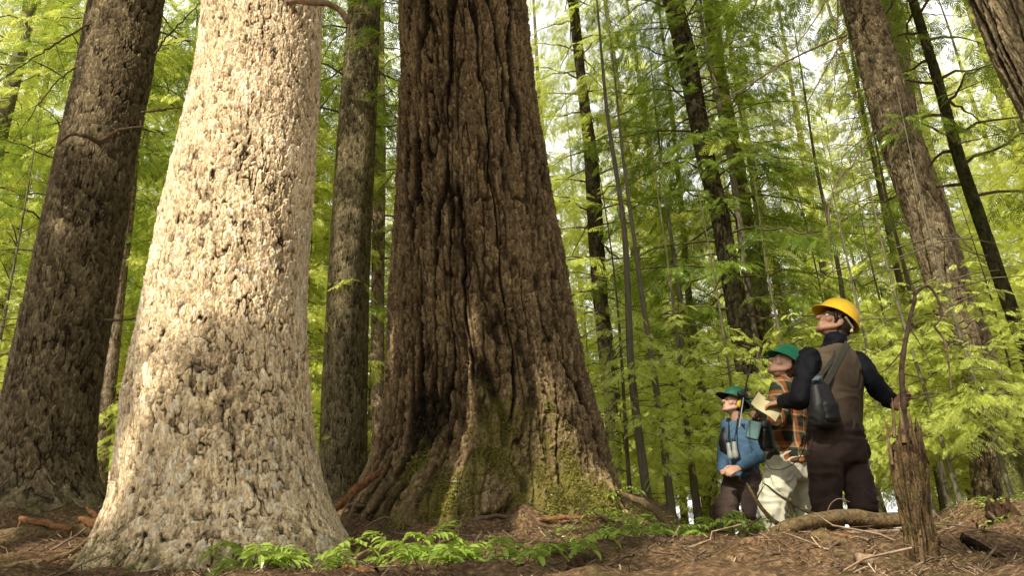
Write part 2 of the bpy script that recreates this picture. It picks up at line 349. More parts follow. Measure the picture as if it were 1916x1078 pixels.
def bark_scaly(cw, ch, amp, gap=.16):
    def f(u, v, C, x, y, z, s):
        k = 1/cw
        E, ID, DX = flakes(u, v, C, cw, ch, s, x, y, z)
        E2, ID2, D2 = flakes(u, v, C, cw*.45, ch*.4, s+7, x, y, z, .4)
        h = .56+.30*(ID-.5)+.26*DX+.13*(ID2-.5)+.12*D2
        m = sst(-.1, .5, noise(x*9, y*9, z*4, s+9)+.5*noise(x*k*.6, y*k*.6, z*k*.2, s+8))
        h = h-.34*m*(1-sst(0, .11, E))
        q = noise(x*k*.8, y*k*.8, z*k*.21, s+13)+.5*noise(x*k*1.7, y*k*1.7, z*k*.55, s+14)
        slit = (1-sst(.0, .15, np.abs(q)))*sst(.0, .45, noise(x*k*.7+9, y*k*.7, z*k*.4, s+15)+.3*noise(x*6, y*6, z*3, s+18)+.1); h = h-.55*slit
        h = h+.10*fbm(x*k*3, y*k*3, z*k*1.6, 2, s+11)+.10*noise(x*6, y*6, z*2, s+16)
        return np.clip(h, 0, 1.05), amp
    return f
def bark_furrow(amp):
    def f(u, v, C, x, y, z, s):
        wx = .035*noise(x*5, y*5, z*2.2, s+30)+.012*noise(x*19, y*19, z*10, s+31)
        X_, Y_ = x+wx, y+wx
        q = noise(X_*7, Y_*7, z*.42, s+20)+.4*noise(X_*14, Y_*14, z*1.0, s+21)
        deep = sst(.0, .17, np.abs(q))
        q2 = noise(X_*15+3, Y_*15, z*1.3, s+24)+.4*noise(X_*30, Y_*30, z*3.2, s+22); mid = sst(0., .22, np.abs(q2))
        E, ID, DX = flakes(u, v, C, .042, .17, s+1, x, y, z, .4)
        E2, ID2, D2 = flakes(u, v, C, .018, .06, s+5, x, y, z, .4)
        br = sst(.25, .6, noise(X_*8, Y_*8, z*5, s+33))          # plates broken across
        h = .30+.34*deep+.10*mid+.20*(ID-.4)+.14*DX+.10*(ID2-.5)+.08*D2-.14*(1-sst(0, .12, E))-.07*br
        h = h*(.30+.70*deep)*(.66+.34*mid)+.08*fbm(x*40, y*40, z*22, 2, s+26)+.08*noise(x*4, y*4, z*1.5, s+27)
        return np.clip(h, 0, 1.05), amp
    return f
def tubeobj(name, pts, r, mat, parent=None, n=8, rough=.15, seed=0, loc=None):
    mb = MB(); mb.tube(pts, r, n, rough=rough, seed=seed); return mb.build(name, mat, parent, True, loc)
TR = {}
PB = [(390,600,0),(377,597,135),(347,590,270),(315,580,400),(288,571,540),(268,571,640),(245,576,740),(234,588,840),(226,602,900),(212,618,950),(190,640,1000),(160,668,1050),(120,700,1090)]
PA = [(176,299,0),(152,278,135),(120,250,270),(92,232,401),(62,210,540),(37,190,650),(18,175,740),(0,166,840),(-14,168,900),(-34,190,945),(-70,230,975)]
PC = [(752,984,0),(751,1002,180),(749,1015,270),(743,1038,400),(733,1062,540),(729,1080,640),(724,1102,740),(714,1122,800),(701,1139,850),(676,1146,895),(648,1160,930),(612,1182,960)]
PD = [(654,712,0),(630,702,270),(621,696,400),(612,690,540),(601,687,740),(596,686,900),(590,690,950)]
PE = [(243,262,250),(229,250,400),(210,234,540),(183,215,740),(166,199,890),(158,205,930),(140,230,960)]
PF = [(704,718,0),(699,722,300),(695,719,540),(694,719,740),(694,722,900),(690,724,950)]
PG = [(1575,1642,0),(1604,1673,100),(1643,1710,250),(1697,1762,400),(1723,1787,490),(1797,1858,740),(1814,1866,840),(1822,1872,920),(1815,1885,960)]
PH = [(1632,1672,0),(1668,1698,100),(1690,1722,250),(1728,1775,400),(1755,1802,490),(1838,1890,740),(1855,1912,840),(1862,1926,910),(1858,1945,950)]
PI = [(1700,1716,0),(1743,1760,140),(1785,1806,300),(1822,1845,410),(1862,1886,530),(1905,1930,650),(1960,1990,850),(1975,2010,950)]
PJ = [(1833,1985,0),(1868,2022,90),(1910,2068,170),(2080,2270,500),(2260,2460,900),(2240,2520,960)]
PK = [(1240,1276,0),(1264,1302,100),(1304,1338,300),(1329,1364,400),(1352,1388,540),(1378,1414,700),(1395,1432,850),(1402,1446,950)]
PL = [(1315,1342,0),(1330,1360,150),(1362,1392,300),(1397,1430,540),(1420,1452,700),(1438,1470,850),(1444,1480,950)]
PM = [(1062,1082,0),(1079,1097,150),(1094,1120,300),(1101,1130,450),(1110,1138,570),(1128,1154,740),(1140,1168,900),(1142,1172,950)]
def big_tree(key, prof, Y, mat, bark, nu, dz, ztop, label, height=24, flare=.1, mossf=None, seed=1, name='conifer_tree', group=None):
    me, c0, fn = trunk_mesh('trunk', prof, Y, mat, bark, nu, dz, ztop, height, flare, mossf, seed)
    t = thing(name, label, 'tree', c0, group); link('trunk', me, t); TR[key] = (t, c0, fn); return t
def mossC(TH, Z, zb):
    d = np.cos(TH+math.radians(78))      # faces camera, slightly right
    hgt = np.clip(1-(Z-zb-.1)/1.25, 0, 1)
    return (.62*sst(.35, 1.0, d)*hgt**.8+.22*np.clip(1-(Z-zb)/.35, 0, 1))*(.7+.5*noise(np.cos(TH)*6, np.sin(TH)*6, Z*2.2, 90))
big_tree('C', PC, 7.5, M['barkC'], bark_furrow(.115), 860, .0078, 7.6, 'massive dark deeply furrowed fir trunk in the centre with yellow moss on its base', flare=.07, mossf=mossC, seed=3, height=34, name='fir_tree')
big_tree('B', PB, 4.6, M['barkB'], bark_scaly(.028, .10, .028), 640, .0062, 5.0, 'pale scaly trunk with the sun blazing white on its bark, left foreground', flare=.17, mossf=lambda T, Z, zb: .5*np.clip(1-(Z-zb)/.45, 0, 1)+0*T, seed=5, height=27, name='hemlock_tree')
big_tree('A', PA, 8.0, M['barkA'], bark_scaly(.05, .14, .032), 560, .012, 8.2, 'leaning brown trunk with broken dead twigs at the left edge', flare=.12, mossf=lambda T, Z, zb: .35*np.clip(1-(Z-zb)/.5, 0, 1)+0*T, seed=8, height=27, name='hemlock_tree')
big_tree('D', PD, 13.5, M['barkD'], bark_scaly(.05, .22, .03), 360, .022, 13, 'straight shaded grey trunk between the sunlit trunk and the massive fir', flare=.05, seed=12, height=30, name='hemlock_tree')
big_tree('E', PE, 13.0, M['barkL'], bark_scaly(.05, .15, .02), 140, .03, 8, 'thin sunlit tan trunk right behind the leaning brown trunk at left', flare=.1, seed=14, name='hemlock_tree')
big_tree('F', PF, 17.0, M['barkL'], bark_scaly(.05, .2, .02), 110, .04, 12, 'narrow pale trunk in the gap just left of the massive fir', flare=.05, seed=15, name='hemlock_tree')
big_tree('G', PG, 9.5, M['barkA'], bark_scaly(.045, .11, .02), 300, .014, 9.5, 'leaning scaly brown trunk behind the person in the yellow hard hat', flare=.08, seed=17, name='hemlock_tree')
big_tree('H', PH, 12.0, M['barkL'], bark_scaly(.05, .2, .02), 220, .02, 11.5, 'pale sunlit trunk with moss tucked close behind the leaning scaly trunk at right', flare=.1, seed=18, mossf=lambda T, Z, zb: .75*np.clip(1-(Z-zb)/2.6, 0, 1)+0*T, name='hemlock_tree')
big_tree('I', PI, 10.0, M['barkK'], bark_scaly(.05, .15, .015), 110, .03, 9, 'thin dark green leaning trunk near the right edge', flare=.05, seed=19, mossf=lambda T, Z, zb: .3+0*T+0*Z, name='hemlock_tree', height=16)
big_tree('J', PJ, 6.6, M['barkA'], bark_furrow(.05), 420, .014, 7.2, 'thick trunk crossing the top right corner', flare=.05, seed=20, name='fir_tree')
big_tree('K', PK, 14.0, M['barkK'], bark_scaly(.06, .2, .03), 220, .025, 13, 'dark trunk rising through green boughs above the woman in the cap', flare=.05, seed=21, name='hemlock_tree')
big_tree('L', PL, 16.0, M['barkD'], bark_scaly(.06, .2, .03), 160, .03, 14, 'grey trunk immediately right of the dark trunk above the people', flare=.05, seed=22, name='hemlock_tree')
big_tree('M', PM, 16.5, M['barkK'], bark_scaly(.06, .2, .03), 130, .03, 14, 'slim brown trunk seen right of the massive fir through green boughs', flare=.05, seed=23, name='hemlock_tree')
# ------------------------------------------------------------------ foliage
def spray_template(n=17, seed=0):
    r = np.random.RandomState(seed); V = []; F = []
    def rh(b, d, l, w_, up):
        d = d/np.linalg.norm(d); sdv = np.array([-d[1], d[0], 0]); k = len(V)
        V.extend([b, b+d*l*.45+sdv*w_+np.array([0, 0, up]), b+d*l-np.array([0, 0, l*.25]), b+d*l*.45-sdv*w_+np.array([0, 0, up])]); F.append([k, k+1, k+2, k+3])
    for i in range(n):
        x = .04+.9*i/(n-1); s = 1 if i % 2 else -1; l = (.36*(1-x**1.6)+.09)*(.8+.4*r.rand()); an = math.radians(52+12*(r.rand()-.5)-18*x)
        rh(np.array([x, 0, -.18*x*x]), np.array([math.cos(an), s*math.sin(an), 0]), l, .025+.012*r.rand(), .01*(r.rand()-.3))
    rh(np.array([0, 0, 0.]), np.array([1., 0, 0]), .6, .012, 0); rh(np.array([.5, 0, -.05]), np.array([1., 0, -.0]), .55, .02, 0)
    return np.array(V), np.array(F)
SPR = [spray_template(17, s) for s in range(4)]
def add_sprays(mb, P, D, L, a, m=0, up=None, tmpl=None):
    P = np.asarray(P, float); n = len(P)
    if n == 0: return
    D = np.asarray(D, float); D = D/(np.linalg.norm(D, axis=1)[:, None]+1e-9)
    U_ = np.tile([0, 0, 1.], (n, 1)) if up is None else up
    U_ = U_+.35*RS.randn(n, 3)
    S = np.cross(U_, D); S /= np.linalg.norm(S, axis=1)[:, None]+1e-9; N = np.cross(D, S)
    for k in range(4):
        sel = np.arange(n) % 4 == k
        if not sel.any(): continue
        T, Fq = SPR[k] if tmpl is None else tmpl
        V = P[sel][:, None]+L[sel][:, None, None]*(T[None, :, 0:1]*D[sel][:, None]+T[None, :, 1:2]*S[sel][:, None]+T[None, :, 2:3]*N[sel][:, None])
        q = sel.sum(); F_ = (Fq[None]+(np.arange(q)*len(T))[:, None, None]).reshape(-1, 4)
        mb.add(V.reshape(-1, 3), F_, None, m, np.repeat(np.clip(a[sel], 0, 1), len(T)))
def branch_foliage(mb, base, az, L, rise, droop, sl, dens=1.0, tone=.5, bare=.15, r=.02, rs=RS, bm=1):
    n = 9; t = np.linspace(0, 1, n); d = np.array([math.cos(az), math.sin(az), 0.]); sd_ = np.array([-d[1], d[0], 0])
    cur = rs.randn()*.12
    pts = base+np.outer(t*L, d)+np.outer(t**2*L*cur, sd_)+np.outer(L*(rise*t-droop*t*t), [0, 0, 1.])
    pts[1:] += rs.randn(n-1, 3)*.015*L
    mb.tube(pts, np.linspace(r, r*.15, n), 4, m=bm, cap=False)
    k = max(3, int(L*6*dens)); ps = []; ds = []; ls = []; aa = []
    for q in range(k):
        tt = bare+(1-bare)*(q+rs.rand())/k; p = np.array([np.interp(tt, t, pts[:, c]) for c in range(3)])
        dd = np.array([np.interp(min(1, tt+.1), t, pts[:, c]) for c in range(3)])-np.array([np.interp(max(0, tt-.1), t, pts[:, c]) for c in range(3)])
        dd /= np.linalg.norm(dd)+1e-9
        s = 1 if q % 2 else -1; ll = L*.42*(1-tt*.75)*(.7+.6*rs.rand())
        side = dd*.65+s*sd_*(.75+.2*rs.rand())+np.array([0, 0, -.12-.25*rs.rand()]); side /= np.linalg.norm(side)
        m_ = max(1, int(ll/(sl*.45)))
        for e in range(m_):
            te = (e+.2)/m_; pp = p+side*ll*te+np.array([0, 0, -.25*ll*te*te])
            sp = side*.8+(1 if (e+q) % 2 else -1)*np.cross([0, 0, 1.], side)*.55+np.array([0, 0, -.25*te-.25*rs.rand()])+.15*rs.randn(3)
            ps.append(pp); ds.append(sp); ls.append(sl*(.75+.5*rs.rand())); aa.append(tone+.22*rs.randn()+.25*(tt-.5))
        ps.append(p+side*ll*.8); ds.append(side+np.array([0, 0, -.3])); ls.append(sl*(.8+.5*rs.rand())); aa.append(tone+.25+.15*rs.randn())
    ps.append(pts[-1]-.1*sl*d); ds.append(pts[-1]-pts[-2]); ls.append(sl*1.1); aa.append(tone+.3)
    add_sprays(mb, ps, ds, np.array(ls), np.array(aa))
def crown_mesh(name, z0, z1, rad, nb, sl, seed, mat, dens=1.0, r=.025, thin=None, top=True):
    rs = np.random.RandomState(seed); mb = MB()
    for k in range(nb):
        f = (k+rs.rand())/nb; z = z0+(z1-z0)*f; az = k*2.4+rs.rand()*1.2
        if thin and rs.rand() < thin: continue
        L = rad*((1-f)**.7 if top else (1-.35*f))*(.55+.6*rs.rand())*(.45+.55*min(1, f*6+.4)); L = max(L, .35)
        branch_foliage(mb, np.array([0, 0, z]), az, L, .15+.25*rs.rand(), .30+.25*rs.rand(), sl, dens, tone=.35+.35*rs.rand(), r=r*(.5+.5*(1-f)), rs=rs)
    V = None
    o = mb.build(name, [mat, M['farbark']]); me = o.data; bpy.data.objects.remove(o); return me
CR = {}
CR['tallA'] = crown_mesh('crown', 2.5, 22, 3.3, 130, .32, 1, M['leaf'])
CR['tallB'] = crown_mesh('crown', 4.5, 24, 3.0, 120, .32, 2, M['leaf'])
CR['tallC'] = crown_mesh('crown', 1.5, 17, 2.8, 130, .30, 3, M['leaf'])
CR['farA'] = crown_mesh('crown', 2.0, 20, 3.1, 110, .34, 11, M['leaffar'])
CR['farB'] = crown_mesh('crown', 3.0, 24, 3.0, 110, .34, 12, M['leaffar'])
CR['dark'] = crown_mesh('crown', 5.0, 24, 3.4, 80, .30, 4, M['leafdark'], .8)
CR['young'] = crown_mesh('crown', 1.2, 5.6, 1.9, 50, .19, 5, M['leafbright'], 1.2, .010)
CR['young2'] = crown_mesh('crown', 1.3, 3.6, 1.9, 30, .16, 6, M['leafbright'], 1.35, .009)
CR['bush'] = crown_mesh('crown', .1, 2.4, 1.7, 34, .17, 16, M['leafbright'], 1.2, .008)
CR['mid'] = crown_mesh('crown', .8, 10, 2.4, 110, .27, 7, M['leaf'])
def pole_mesh(name, H, r, seed):
    z = np.linspace(-.5, H, 28); rs = np.random.RandomState(seed)
    x = .1*noise(z*.25, z*0+seed, z*0)*1.0; y = .1*noise(z*.25, z*0+seed+9, z*0)
    x -= x[2]; y -= y[2]
    mb = MB(); mb.tube(np.stack([x, y, z], 1), r*(1-z.clip(0)/H*.9)*(1+.5*np.exp(-z.clip(0)/.3)), 12, rough=.06, seed=seed)
    for k in range(16):            # short dead twigs
        zz = 1+rs.rand()*H*.5; a = rs.rand()*6.28; L = .3+rs.rand()*.8
        b = np.array([0, 0, zz]); d = np.array([math.cos(a), math.sin(a), -.1+.4*rs.rand()])
        mb.tube([b, b+d*L*.5, b+d*L+np.array([0, 0, -.1*L])], [.012, .008, .003], 4, cap=False)
    o = mb.build(name, [M['farbark']], smooth=True); me = o.data; bpy.data.objects.remove(o); return me
PO = [pole_mesh('trunk', 24, .17, 1), pole_mesh('trunk', 26, .24, 2), pole_mesh('trunk', 18, .12, 3), pole_mesh('trunk', 6.5, .035, 4), pole_mesh('trunk', 11, .07, 5)]
def place_tree(name, x, y, crown, pole, label, group, rz, s=1.0, lean=(0, 0), zoff=0):
    t = thing(name, label, 'tree', (x, y, float(gz(x, y))+zoff), group, rz); t.scale = (s, s, s); t.rotation_euler = (lean[0], lean[1], rz)
    link('trunk', PO[pole], t)
    if crown: link('crown', CR[crown], t)
    return t
# crowns on the hero trees
def crown_on(key, z0, z1, rad, nb, sl, mat, seed, dens=1.0, azf=None):
    t, c0, fn = TR[key]; rs = np.random.RandomState(seed); mb = MB()
    for k in range(nb):
        f = (k+rs.rand())/nb; z = z0+(z1-z0)*f; az = k*2.4+rs.rand()*1.2
        if azf and not azf(az, z): continue
        x, r = fn(z); L = max(.5, rad*(1-.75*f)*(.55+.6*rs.rand()))
        branch_foliage(mb, np.array([x-c0[0], 0, z-c0[2]]), az, L, .12+.2*rs.rand(), .28+.25*rs.rand(), sl, dens, tone=.3+.4*rs.rand(), r=.03, rs=rs)
    mb.build('crown', [mat, M['twig']], t)
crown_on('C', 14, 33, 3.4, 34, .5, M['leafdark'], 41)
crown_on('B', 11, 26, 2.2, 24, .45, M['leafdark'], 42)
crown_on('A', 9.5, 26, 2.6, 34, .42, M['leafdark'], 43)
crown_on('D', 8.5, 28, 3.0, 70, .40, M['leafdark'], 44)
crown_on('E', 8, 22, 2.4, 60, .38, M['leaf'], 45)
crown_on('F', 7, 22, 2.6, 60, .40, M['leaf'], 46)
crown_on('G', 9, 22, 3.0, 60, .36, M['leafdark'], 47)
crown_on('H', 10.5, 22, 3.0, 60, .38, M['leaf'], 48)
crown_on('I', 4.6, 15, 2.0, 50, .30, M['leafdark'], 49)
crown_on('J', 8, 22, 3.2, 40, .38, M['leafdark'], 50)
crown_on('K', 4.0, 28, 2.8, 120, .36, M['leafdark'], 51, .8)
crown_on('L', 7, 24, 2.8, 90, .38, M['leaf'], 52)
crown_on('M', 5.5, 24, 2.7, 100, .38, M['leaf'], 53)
M['moss'] = leafmat('moss_tuft', (.12, .11, .025), (.46, .42, .10), (.5, .48, .1), .2, 0)
def moss_tufts(key, n, thr, size, seed):
    t, c0, _ = TR[key]; me = [o for o in bpy.data.objects if o.parent == t and o.name.startswith('trunk')][0].data; rs = np.random.RandomState(seed)
    k = len(me.vertices); co = np.zeros(k*3, np.float32); me.vertices.foreach_get('co', co); co = co.reshape(-1, 3); no = np.zeros(k*3, np.float32); me.vertices.foreach_get('normal', no); no = no.reshape(-1, 3)
    ms = np.zeros(k, np.float32); me.attributes['moss'].data.foreach_get('value', ms); pn = noise(co[:, 0]*7, co[:, 1]*7, co[:, 2]*5, 91)
    idx = np.where((ms+.35*pn > thr) & (no[:, 1] < .3))[0]; idx = idx[rs.randint(len(idx), size=n)]
    P = co[idx].astype(float); N = no[idx].astype(float); R_ = rs.randn(n, 3); A = np.cross(N, R_); A /= np.linalg.norm(A, axis=1)[:, None]; L = size*(.5+rs.rand(n))[:, None]
    tip = P+(N*(.5+.5*rs.rand(n, 1))+.8*rs.randn(n, 3)*.5+np.array([0, 0, -.35]))*L
    V = np.stack([P-A*L*.22, P+A*L*.22, tip], 1).reshape(-1, 3); o = link('moss', mesh_np('moss', V, None, [M['moss']], attrs={'t': np.repeat(rs.rand(n), 3)}, F3=np.arange(n*3).reshape(-1, 3)), t); o['kind'] = 'stuff'
moss_tufts('C', 17000, .44, .020, 1)
moss_tufts('H', 3000, .5, .03, 2)
moss_tufts('B', 5000, .36, .014, 3)
# background forest
rs = np.random.RandomState(77)
BG = 'slender hemlocks of the sunlit forest behind'
BL = 'slender background hemlock with drooping sunlit yellow green boughs'
taken = [TR[k][1][:2] for k in TR]
cnt = 0; spots = []
for ring in [(15, 22, 18, 2.4), (22, 32, 30, 2.6), (32, 48, 36, 2.8)]:
    tries = 0; got = 0
    while got < ring[2] and tries < 3000:
        tries += 1; y = ring[0]+(ring[1]-ring[0])*rs.rand(); x = (rs.rand()*2-1)*y*.82
        if any(math.hypot(x-q[0], y-q[1]) < ring[3] for q in taken): continue
        taken.append(np.array([x, y])); got += 1
        c = ['tallA', 'tallB', 'tallC', 'mid'][rs.randint(4)] if ring[0] < 20 else ['farA', 'farB', 'tallC', 'farA'][rs.randint(4)]
        place_tree('hemlock_tree', x, y, c, 4 if c == 'mid' else rs.randint(3), BL, BG, rs.rand()*6.28, .85+.35*rs.rand(), (rs.randn()*.02, rs.randn()*.02))
for (px, Y) in [(-40, 12.5), (335, 15.5), (1470, 14.5), (560, 17)]:
    p = at(px, 950, Y); place_tree('hemlock_tree', p[0], Y, 'dark', 2, 'shady hemlock whose dark green boughs hang over the scene from above', 'shady hemlocks with overhanging dark boughs', rs.rand()*6.28, .95, (0, -.06*(px-740)/900))
# understorey: young hemlocks with bright flat boughs
YL = [(1180,11.5,'young2',1.05),(1300,12.5,'young2',1.15),(1400,12,'young2',1.0),(1540,12.5,'young2',1.05),(1690,10,'young2',.9),(1800,8.8,'young2',.85),(1900,8.6,'young2',.9),
      (1250,16,'young',.95),(1480,16,'young',.85),(1620,15,'young2',1.2),(1745,13.5,'young2',1.1),(1960,12,'young',.9),(1130,18,'young',.95),(560,14,'young2',.9),(520,18,'young',.9),(265,13,'young2',.9),(20,14,'young',.9),(-60,11,'young2',1.1),(740,18,'young2',1.1),(1380,19,'young',.95),(1700,18,'young',.9),(1860,16,'young',.9),(320,17,'young',.9),(130,18,'young',.9)]
for q, (px, Y, c, s) in enumerate(YL):
    p = at(px, 950, Y)
    place_tree('young_hemlock', p[0], Y, c, 3, 'young hemlock with flat tiers of bright yellow green sprays in the understorey', 'young hemlocks of the understorey', rs.rand()*6.28, s)
for q in range(34):
    Y = 13+16*(q/34.)+rs.rand(); x = (rs.rand()*2-1)*Y*.8
    if any(math.hypot(x-c_[0], Y-c_[1]) < .8 for c_ in taken): continue
    t = thing('bushy_shrub', 'low bushy bright green shrub growing deep between the background trunks', 'shrub', (x, Y, float(gz(x, Y))), 'low shrubs between the background trunks', rs.rand()*6.28); t.scale = (1, 1, .8+.4*rs.rand()); link('crown', CR['bush'], t)
# thin bare poles
for (px, Y, pole, s) in [(1257,12,2,.55),(1213,11,2,.6),(1303,14,2,.6),(1485,16,2,.7),(1640,14,2,.6),(1335,17,0,.7),(265,19,2,1),(1775,13,2,.5)]:
    p = at(px, 950, Y)
    t = place_tree('bare_sapling', p[0], Y, None, pole, 'thin bare grey pole tree with short dead twigs among the understorey', 'thin bare poles in the background', rs.rand()*6.28, s, (rs.randn()*.02, -.05*(px-700)/900))
for k in range(34):     # unseen trees added behind the camera to block low sky light
    a_ = math.radians(100+160*(k+.5*rs.rand())/34)+math.pi/2*0; d_ = 14+12*rs.rand()
    x = math.sin(a_)*d_; y = math.cos(a_)*d_-1.5
    place_tree('hemlock_tree', x, y, 'mid', 4, 'bushy mid height hemlock of the forest behind the photographer', 'bushy hemlocks behind the photographer', rs.rand()*6.28, .85+.25*rs.rand())
# unseen overhead canopy added to cast shade; gaps shaped to light chosen spots
def line_d(P, T):
    d = P-T; t = d@SUN; return np.linalg.norm(d-np.outer(t, SUN), axis=-1) if d.ndim > 1 else np.linalg.norm(d-t*SUN)
LIT = []
for (px, py, Y, r) in [(430,-80,4.3,.36),(440,20,4.3,.36),(440,120,4.3,.36),(430,220,4.3,.36),(415,320,4.25,.36),(400,420,4.2,.34),(385,500,4.2,.26),(335,590,4.15,.18),(295,690,4.1,.11),(265,790,4.1,.06),
                       (60,1015,6.0,.7),(190,1030,5.0,.3),(280,1000,4.4,.1),
                       (960,1030,4.6,.35),(1550,1040,3.8,.3),(1350,1040,4.2,.2),(760,1030,4.2,.3),(840,1040,4.0,.25),(700,970,6.4,.3),(1000,990,5.8,.3),(1100,1000,5.0,.15),(560,1070,3.6,.2),(1180,950,6.6,.2),(560,1050,3.8,.1),(470,1060,3.8,.1),
                       (1000,740,6.6,.16),(1020,830,6.5,.2),(960,870,6.4,.18),(1070,880,6.6,.15),(935,500,6.7,.05),(950,640,6.6,.06),(850,300,6.7,.04),
                       (1515,890,5.5,.22),(1480,800,5.4,.08),(1450,930,5.5,.1),(1470,690,5.4,.06),(1600,1000,4.3,.2),(1490,1010,4.2,.12),(1575,580,4.8,.08),(1365,760,6.9,.10),(1350,960,7,.12),(1390,820,6.9,.08),(1700,1000,4.5,.12),
                       (1650,350,9.2,.1),(1660,80,9.4,.2),(1680,170,9.4,.25),(1740,430,9.3,.25),(1620,60,9.4,.1),(215,40,7.6,.24),(190,120,7.6,.22),(165,190,7.6,.16),(150,240,7.6,.12),(130,420,7.6,.06),
                       (1850,950,6.5,.35),(1900,1000,5.2,.3),(1250,1000,5,.2)]:
    LIT.append((at(px, py, Y), r))
rs = np.random.RandomState(5)
shade = [(-3.42, -.9, .36), (-8, -4, .4), (-4.5, -6.5, .4), (0.5, -4.5, .35), (-1.5, 1.2-3.6, .0), (3.5, -2.5, .3), (-9, 1.0, .35)]
shade = [s for s in shade if s[2] > 0]
MBS = [MB() for _ in shade]
def tgt_(k):
    if k < 5200: return np.array([-6.5+13*rs.rand(), 3.2+5.8*rs.rand(), -.3+8.5*rs.rand()**1.3])
    return at(200+400*rs.rand(), 600+480*rs.rand(), 4.2)
for k in range(5900):
    tgt = tgt_(k); zc = 10+5.5*rs.rand(); P = tgt+SUN*((zc-tgt[2])/SUN[2])
    if tgt[0] > 1.0 and tgt[1]+tgt[2]*1.11 > 8.4: continue
    if any(line_d(P, T) < r+.1*rs.rand() for T, r in LIT): continue
    s_ = min(range(len(shade)), key=lambda q: math.hypot(P[0]-shade[q][0], P[1]-shade[q][1]))
    nn = 9; base = P+rs.randn(nn, 3)*np.array([.22, .22, .15]); az = rs.rand()*6.28
    D_ = np.stack([np.cos(az+rs.randn(nn)*.8), np.sin(az+rs.randn(nn)*.8), -.2+.2*rs.randn(nn)], 1)
    ok = np.ones(nn, bool)
    for T, r in LIT:
        ok &= line_d(base+D_*.25, T) > r+.22
    if ok.any(): add_sprays(MBS[s_], base[ok], D_[ok], .42*(.8+.5*rs.rand(ok.sum())), .4+.3*rs.rand(ok.sum()))
SL = ['tall hemlock standing behind the photographer whose trunk shades one side of the pale tree', 'tall hemlock at the far left behind the photographer', 'tall hemlock directly behind the photographer at some distance', 'tall hemlock just behind the photographer', 'tall hemlock behind and to the right of the photographer', 'tall hemlock out to the left of the leaning brown trunk']
for q, (x, y, r) in enumerate(shade):  # out-of-view trees added to cast shade and carry the canopy
    z0 = float(gz(x, y)); t = thing('hemlock_tree', SL[q], 'tree', (x, y, z0))
    z = np.linspace(-.5, 20, 30); mb = MB(); mb.tube(np.stack([0*z, 0*z, z], 1), r*(1-z.clip(0)/20*.75)*(1+.5*np.exp(-z.clip(0)/.4)), 20, rough=.06, seed=q); mb.build('trunk', M['farbark'], t, True)
    if MBS[q].n:
        for k in range(14):       # limbs carrying the foliage
            az = k*2.4; zz = 9.5+rs.rand()*6
            d = np.array([math.cos(az), math.sin(az), .05]); L = 2+2*rs.rand(); b = np.array([x, y, zz+z0])
            pts = np.array([b, b+d*L*.5, b+d*L]);
            if min(line_d(pts[1], T)-r_ for T, r_ in LIT) < .15 or min(line_d(pts[2], T)-r_ for T, r_ in LIT) < .15: continue
            MBS[q].tube(pts, [.05, .03, .01], 5, m=1, cap=False)
        MBS[q].build('crown', [M['leafdark'], M['farbark']]) if False else None
        o = MBS[q]; o.V = [v-np.array([x, y, z0]) for v in o.V]; o.build('crown', [M['leafdark'], M['farbark']], t)
# ------------------------------------------------------------------ fallen wood
def wood(name, label, cat, pts, r, mat, n=9, rough=.12, group=None, taper=True, seg=18, sink=None, parts=()):
    P = np.array([at(*p) for p in pts]); P = spline(P, seg)
    rr = np.interp(np.linspace(0, 1, seg), np.linspace(0, 1, len(r)), r) if hasattr(r, '__len__') else np.full(seg, r)*(np.linspace(1, .6, seg) if taper else 1)
    sdv = int(abs(pts[0][0]*7+pts[0][1])) % 97; P = P+rr.mean()*.35*np.stack([noise(np.arange(seg)*.5, sdv, 0), noise(np.arange(seg)*.5, sdv+5, 0), noise(np.arange(seg)*.5, sdv+9, 0)], 1)
    c = P[0].copy(); mb = MB(); mb.tube(P-c, rr, n, rough=rough, seed=sdv)
    o = mb.build(name, mat, None, True); o.location = tuple(c); tag(o, label, cat, group)
    for (ip, dx, dz, L, rd) in parts:
        b = P[ip]-c; e = b+np.array([dx, -.1, dz])*L; q = MB(); q.tube([b, (b+e)/2+[0, 0, .03*L], e], [rd, rd*.7, rd*.25], 6); q.build('twig', mat, o, True)
    return o
W = wood
W('fallen_log', 'curved mossy log in front of the legs of the person in the yellow hard hat', 'log', [(1436,1006,4.25),(1480,990,4.3),(1545,975,4.4),(1610,972,4.5),(1700,972,4.6)], [.036,.042,.045,.044,.04], M['log'], 16, .16)
W('fallen_branch', 'pale pinkish bare stick lying just below the curved mossy log', 'branch', [(1500,1004,4.1),(1560,1000,4.15),(1620,997,4.2),(1700,992,4.3)], .014, M['twigpale'], parts=[(5,-.5,-.6,.10,.006)])
W('fallen_log', 'tan broken log slanting down to the foot of the snag', 'log', [(1512,1008,4.0),(1560,1012,3.95),(1610,1040,3.8),(1650,1062,3.7),(1705,1082,3.6)], [.025,.032,.034,.03,.028], M['log'], 14, .15)
W('fallen_log', 'lower tan log running parallel under the tan broken log', 'log', [(1560,1038,3.75),(1600,1050,3.7),(1650,1070,3.6),(1700,1092,3.5)], .024, M['log'], 12, .15)
W('fallen_branch', 'short orange brown branch propped under the pale pinkish stick', 'branch', [(1530,1003,4.02),(1590,1005,3.95),(1632,1046,3.85)], .014, M['twigred'])
W('fallen_log', 'light peeling log piece lying against the left side of the snag base', 'log', [(1600,1046,3.62),(1650,1052,3.62),(1700,1064,3.6)], .026, M['twigpale'], 12, .15)
W('fallen_branch', 'thin dead twig slanting down right to the snag', 'branch', [(1630,1002,4.0),(1660,1028,3.85),(1694,1052,3.75)], .007, M['twig'])
W('fallen_branch', 'thin pale twig standing in the litter right of the snag base', 'branch', [(1760,1045,3.6),(1778,1062,3.5),(1798,1085,3.4)], .006, M['twigpale'])
